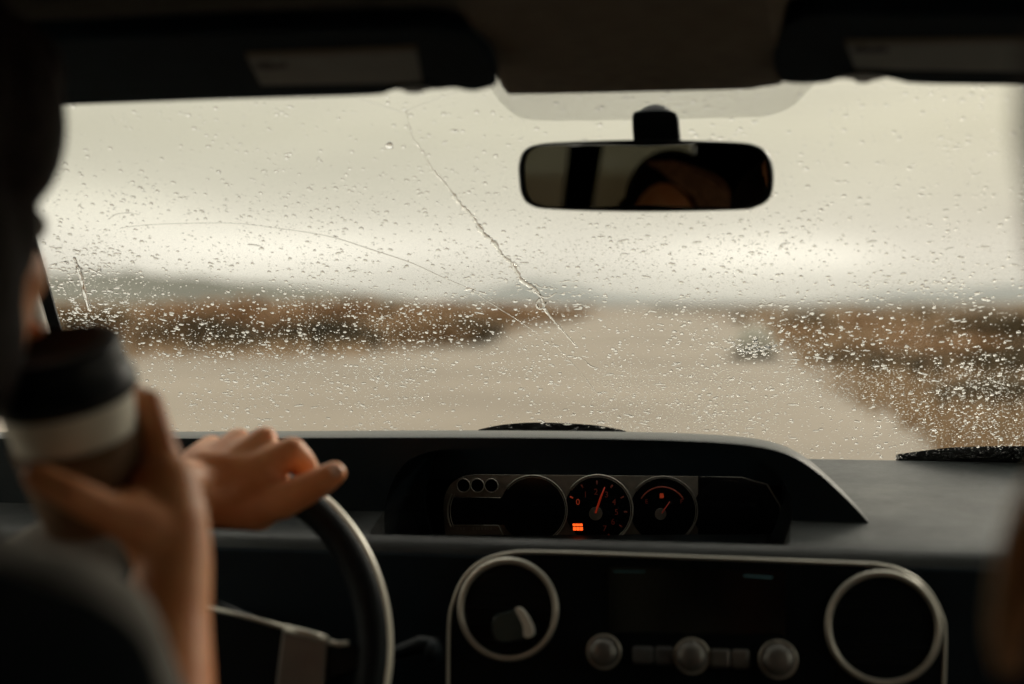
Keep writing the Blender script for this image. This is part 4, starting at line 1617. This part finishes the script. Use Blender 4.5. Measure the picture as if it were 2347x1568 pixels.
# dark top
tp = MB()
tp.limb([(pch, .105), (Vector((.34, .56, .80)), .14)])
tp.limb([(pch, .09), (psh, .060), (Vector((.150, .66, .93)), .052)])
tp.limb([(pch, .09), (psr, .060), (Vector((.52, .68, .92)), .050)])
to = obj('top', tp, M['darkshirt'], pas)
body_mods(to, .006, 2)
lg = MB()
for s in (-1, 1):
    lg.limb([(Vector((.34 + s * .10, .62, .80)), .085), (Vector((.36 + s * .10, 1.05, .84)), .06), (Vector((.36 + s * .10, 1.22, .52)), .045)])
tr = obj('trousers', lg, M['seat'], pas)
body_mods(tr, .008, 2)

# ================================================================== PERSON IN THE BACK (seen only in the mirror)
# mirror-image placing: a point seen at picture (px, py) by way of the mirror, at total distance s
def via_mirror(px, py, y_target):
    d = ray(px, py)
    hit = UP(px, py, mc, nrm)
    r = d - nrm * 2 * d.dot(nrm)
    return hit + r * ((y_target - hit.y) / r.y)


bp_ = thing('person', 'long haired person in the back seat, only forehead and hair showing in the mirror', 'person', (.02, -.30, .70))
fc = via_mirror(1535, 470, -.12)             # middle of the forehead
bc = fc + Vector((0, -.085, -.045))
bb_ = MB()
bb_.ell(bc + Vector((0, -.01, .025)), (.074, .092, .096), 28, 18)
bb_.ell(bc + Vector((0, .026, -.04)), (.060, .064, .076))
bb_.ell(bc + Vector((0, .100, -.02)), (.010, .013, .020))
bb_.ell(bc + Vector((0, .052, -.090)), (.030, .026, .024))
bch = Vector((bc.x, bc.y - .08, 1.08))
bb_.limb([(bc + Vector((0, -.02, -.08)), .048), (bch + Vector((0, .02, .07)), .052), (bch, .09), (Vector((bc.x, bc.y - .08, .80)), .12)])
for s in (-1, 1):
    s0 = bch + Vector((s * .15, 0, .0))
    e1 = s0 + Vector((s * .05, .14, -.20))
    bb_.limb([(bch, .07), (s0, .045), (e1, .036), (Vector((bc.x + s * .12, bc.y + .22, .80)), .026), (Vector((bc.x + s * .10, bc.y + .29, .795)), .02)])
    for k_ in range(4):
        hx = bc.x + s * (.075 + .017 * k_)
        bb_.limb([(Vector((hx, bc.y + .30, .795)), .009), (Vector((hx, bc.y + .35, .79)), .008), (Vector((hx, bc.y + .375, .775)), .0068)])
    bb_.limb([(Vector((bc.x + s * .08, bc.y + .27, .80)), .011), (Vector((bc.x + s * .055, bc.y + .31, .80)), .0085), (Vector((bc.x + s * .05, bc.y + .335, .79)), .0075)])
bo = obj('body', bb_, M['skin'], bp_)
body_mods(bo, .0035, 3)
for s in (-1, 1):
    obj('eye', MB().ell(bc + Vector((s * .030, .081, .004)), .0105), M['white'], bp_)
hb = MB()
hb.ell(bc + Vector((.012, -.030, .055)), (.100, .095, .105), 28, 18)
hb.ell(bc + Vector((.0, -.05, -.06)), (.100, .07, .14))
hb.ell(bc + Vector((.070, .000, -.02)), (.045, .070, .13))
hb.ell(bc + Vector((-.088, -.010, -.05)), (.026, .055, .11))
hho = obj('hair', hb, M['hair'], bp_)
body_mods(hho, .004, 2)
lk = MB()  # lit strands, their light put into the hair colour
rn = random.Random(9)
for i in range(80):
    u = rn.random()
    st_ = bc + Vector((-.045 + .05 * u, .040 + .035 * rn.random(), .126 + .010 * rn.random()))
    md_ = bc + Vector((.020 + .080 * u + rn.gauss(0, .005), .082 - .03 * u, .095 - .02 * rn.random()))
    m2_ = bc + Vector((.062 + .070 * u + rn.gauss(0, .005), .070 - .03 * u, .03))
    en = bc + Vector((.080 + .07 * u, .035, -.12 - .1 * rn.random()))
    c = smooth_curve([st_, md_, m2_, en], 6)
    lk.tube(c, [.0015] * (len(c) - 1) + [.0003], 4)
obj('hair_locks', lk, M['hair_lit'], bp_)
tp = MB()
tp.limb([(bch, .108), (Vector((bc.x, bc.y - .08, .80)), .14)])
for s in (-1, 1):
    s0 = bch + Vector((s * .15, 0, .0))
    e1 = s0 + Vector((s * .05, .14, -.20))
    tp.limb([(bch, .09), (s0, .06), (e1, .05)])
to = obj('top', tp, M['darkshirt'], bp_)
body_mods(to, .006, 2)
lg = MB()
for s in (-1, 1):
    lg.limb([(Vector((bc.x + s * .10, bc.y - .03, .80)), .085), (Vector((bc.x + s * .14, bc.y + .40, .78)), .06), (Vector((bc.x + s * .14, bc.y + .46, .44)), .045)])
tr = obj('trousers', lg, M['seat'], bp_)
body_mods(tr, .008, 2)

# ================================================================== HAZE
HAZE = 0.00011
if HAZE:
    hz = bpy.data.materials.new('thin haze')
    hz.use_nodes = True
    t_ = hz.node_tree
    t_.nodes.clear()
    _o = t_.nodes.new('ShaderNodeOutputMaterial')
    _v = t_.nodes.new('ShaderNodeVolumePrincipled')
    _v.inputs['Color'].default_value = (.93, .92, .88, 1)
    _v.inputs['Density'].default_value = HAZE
    t_.links.new(_v.outputs[0], _o.inputs['Volume'])
    obj('haze', MB().box((-3900, -3900, -1.5), (3900, 3900, 120)), hz, smooth=False, kind='stuff', label='thin rainy haze over the plain', category='haze')
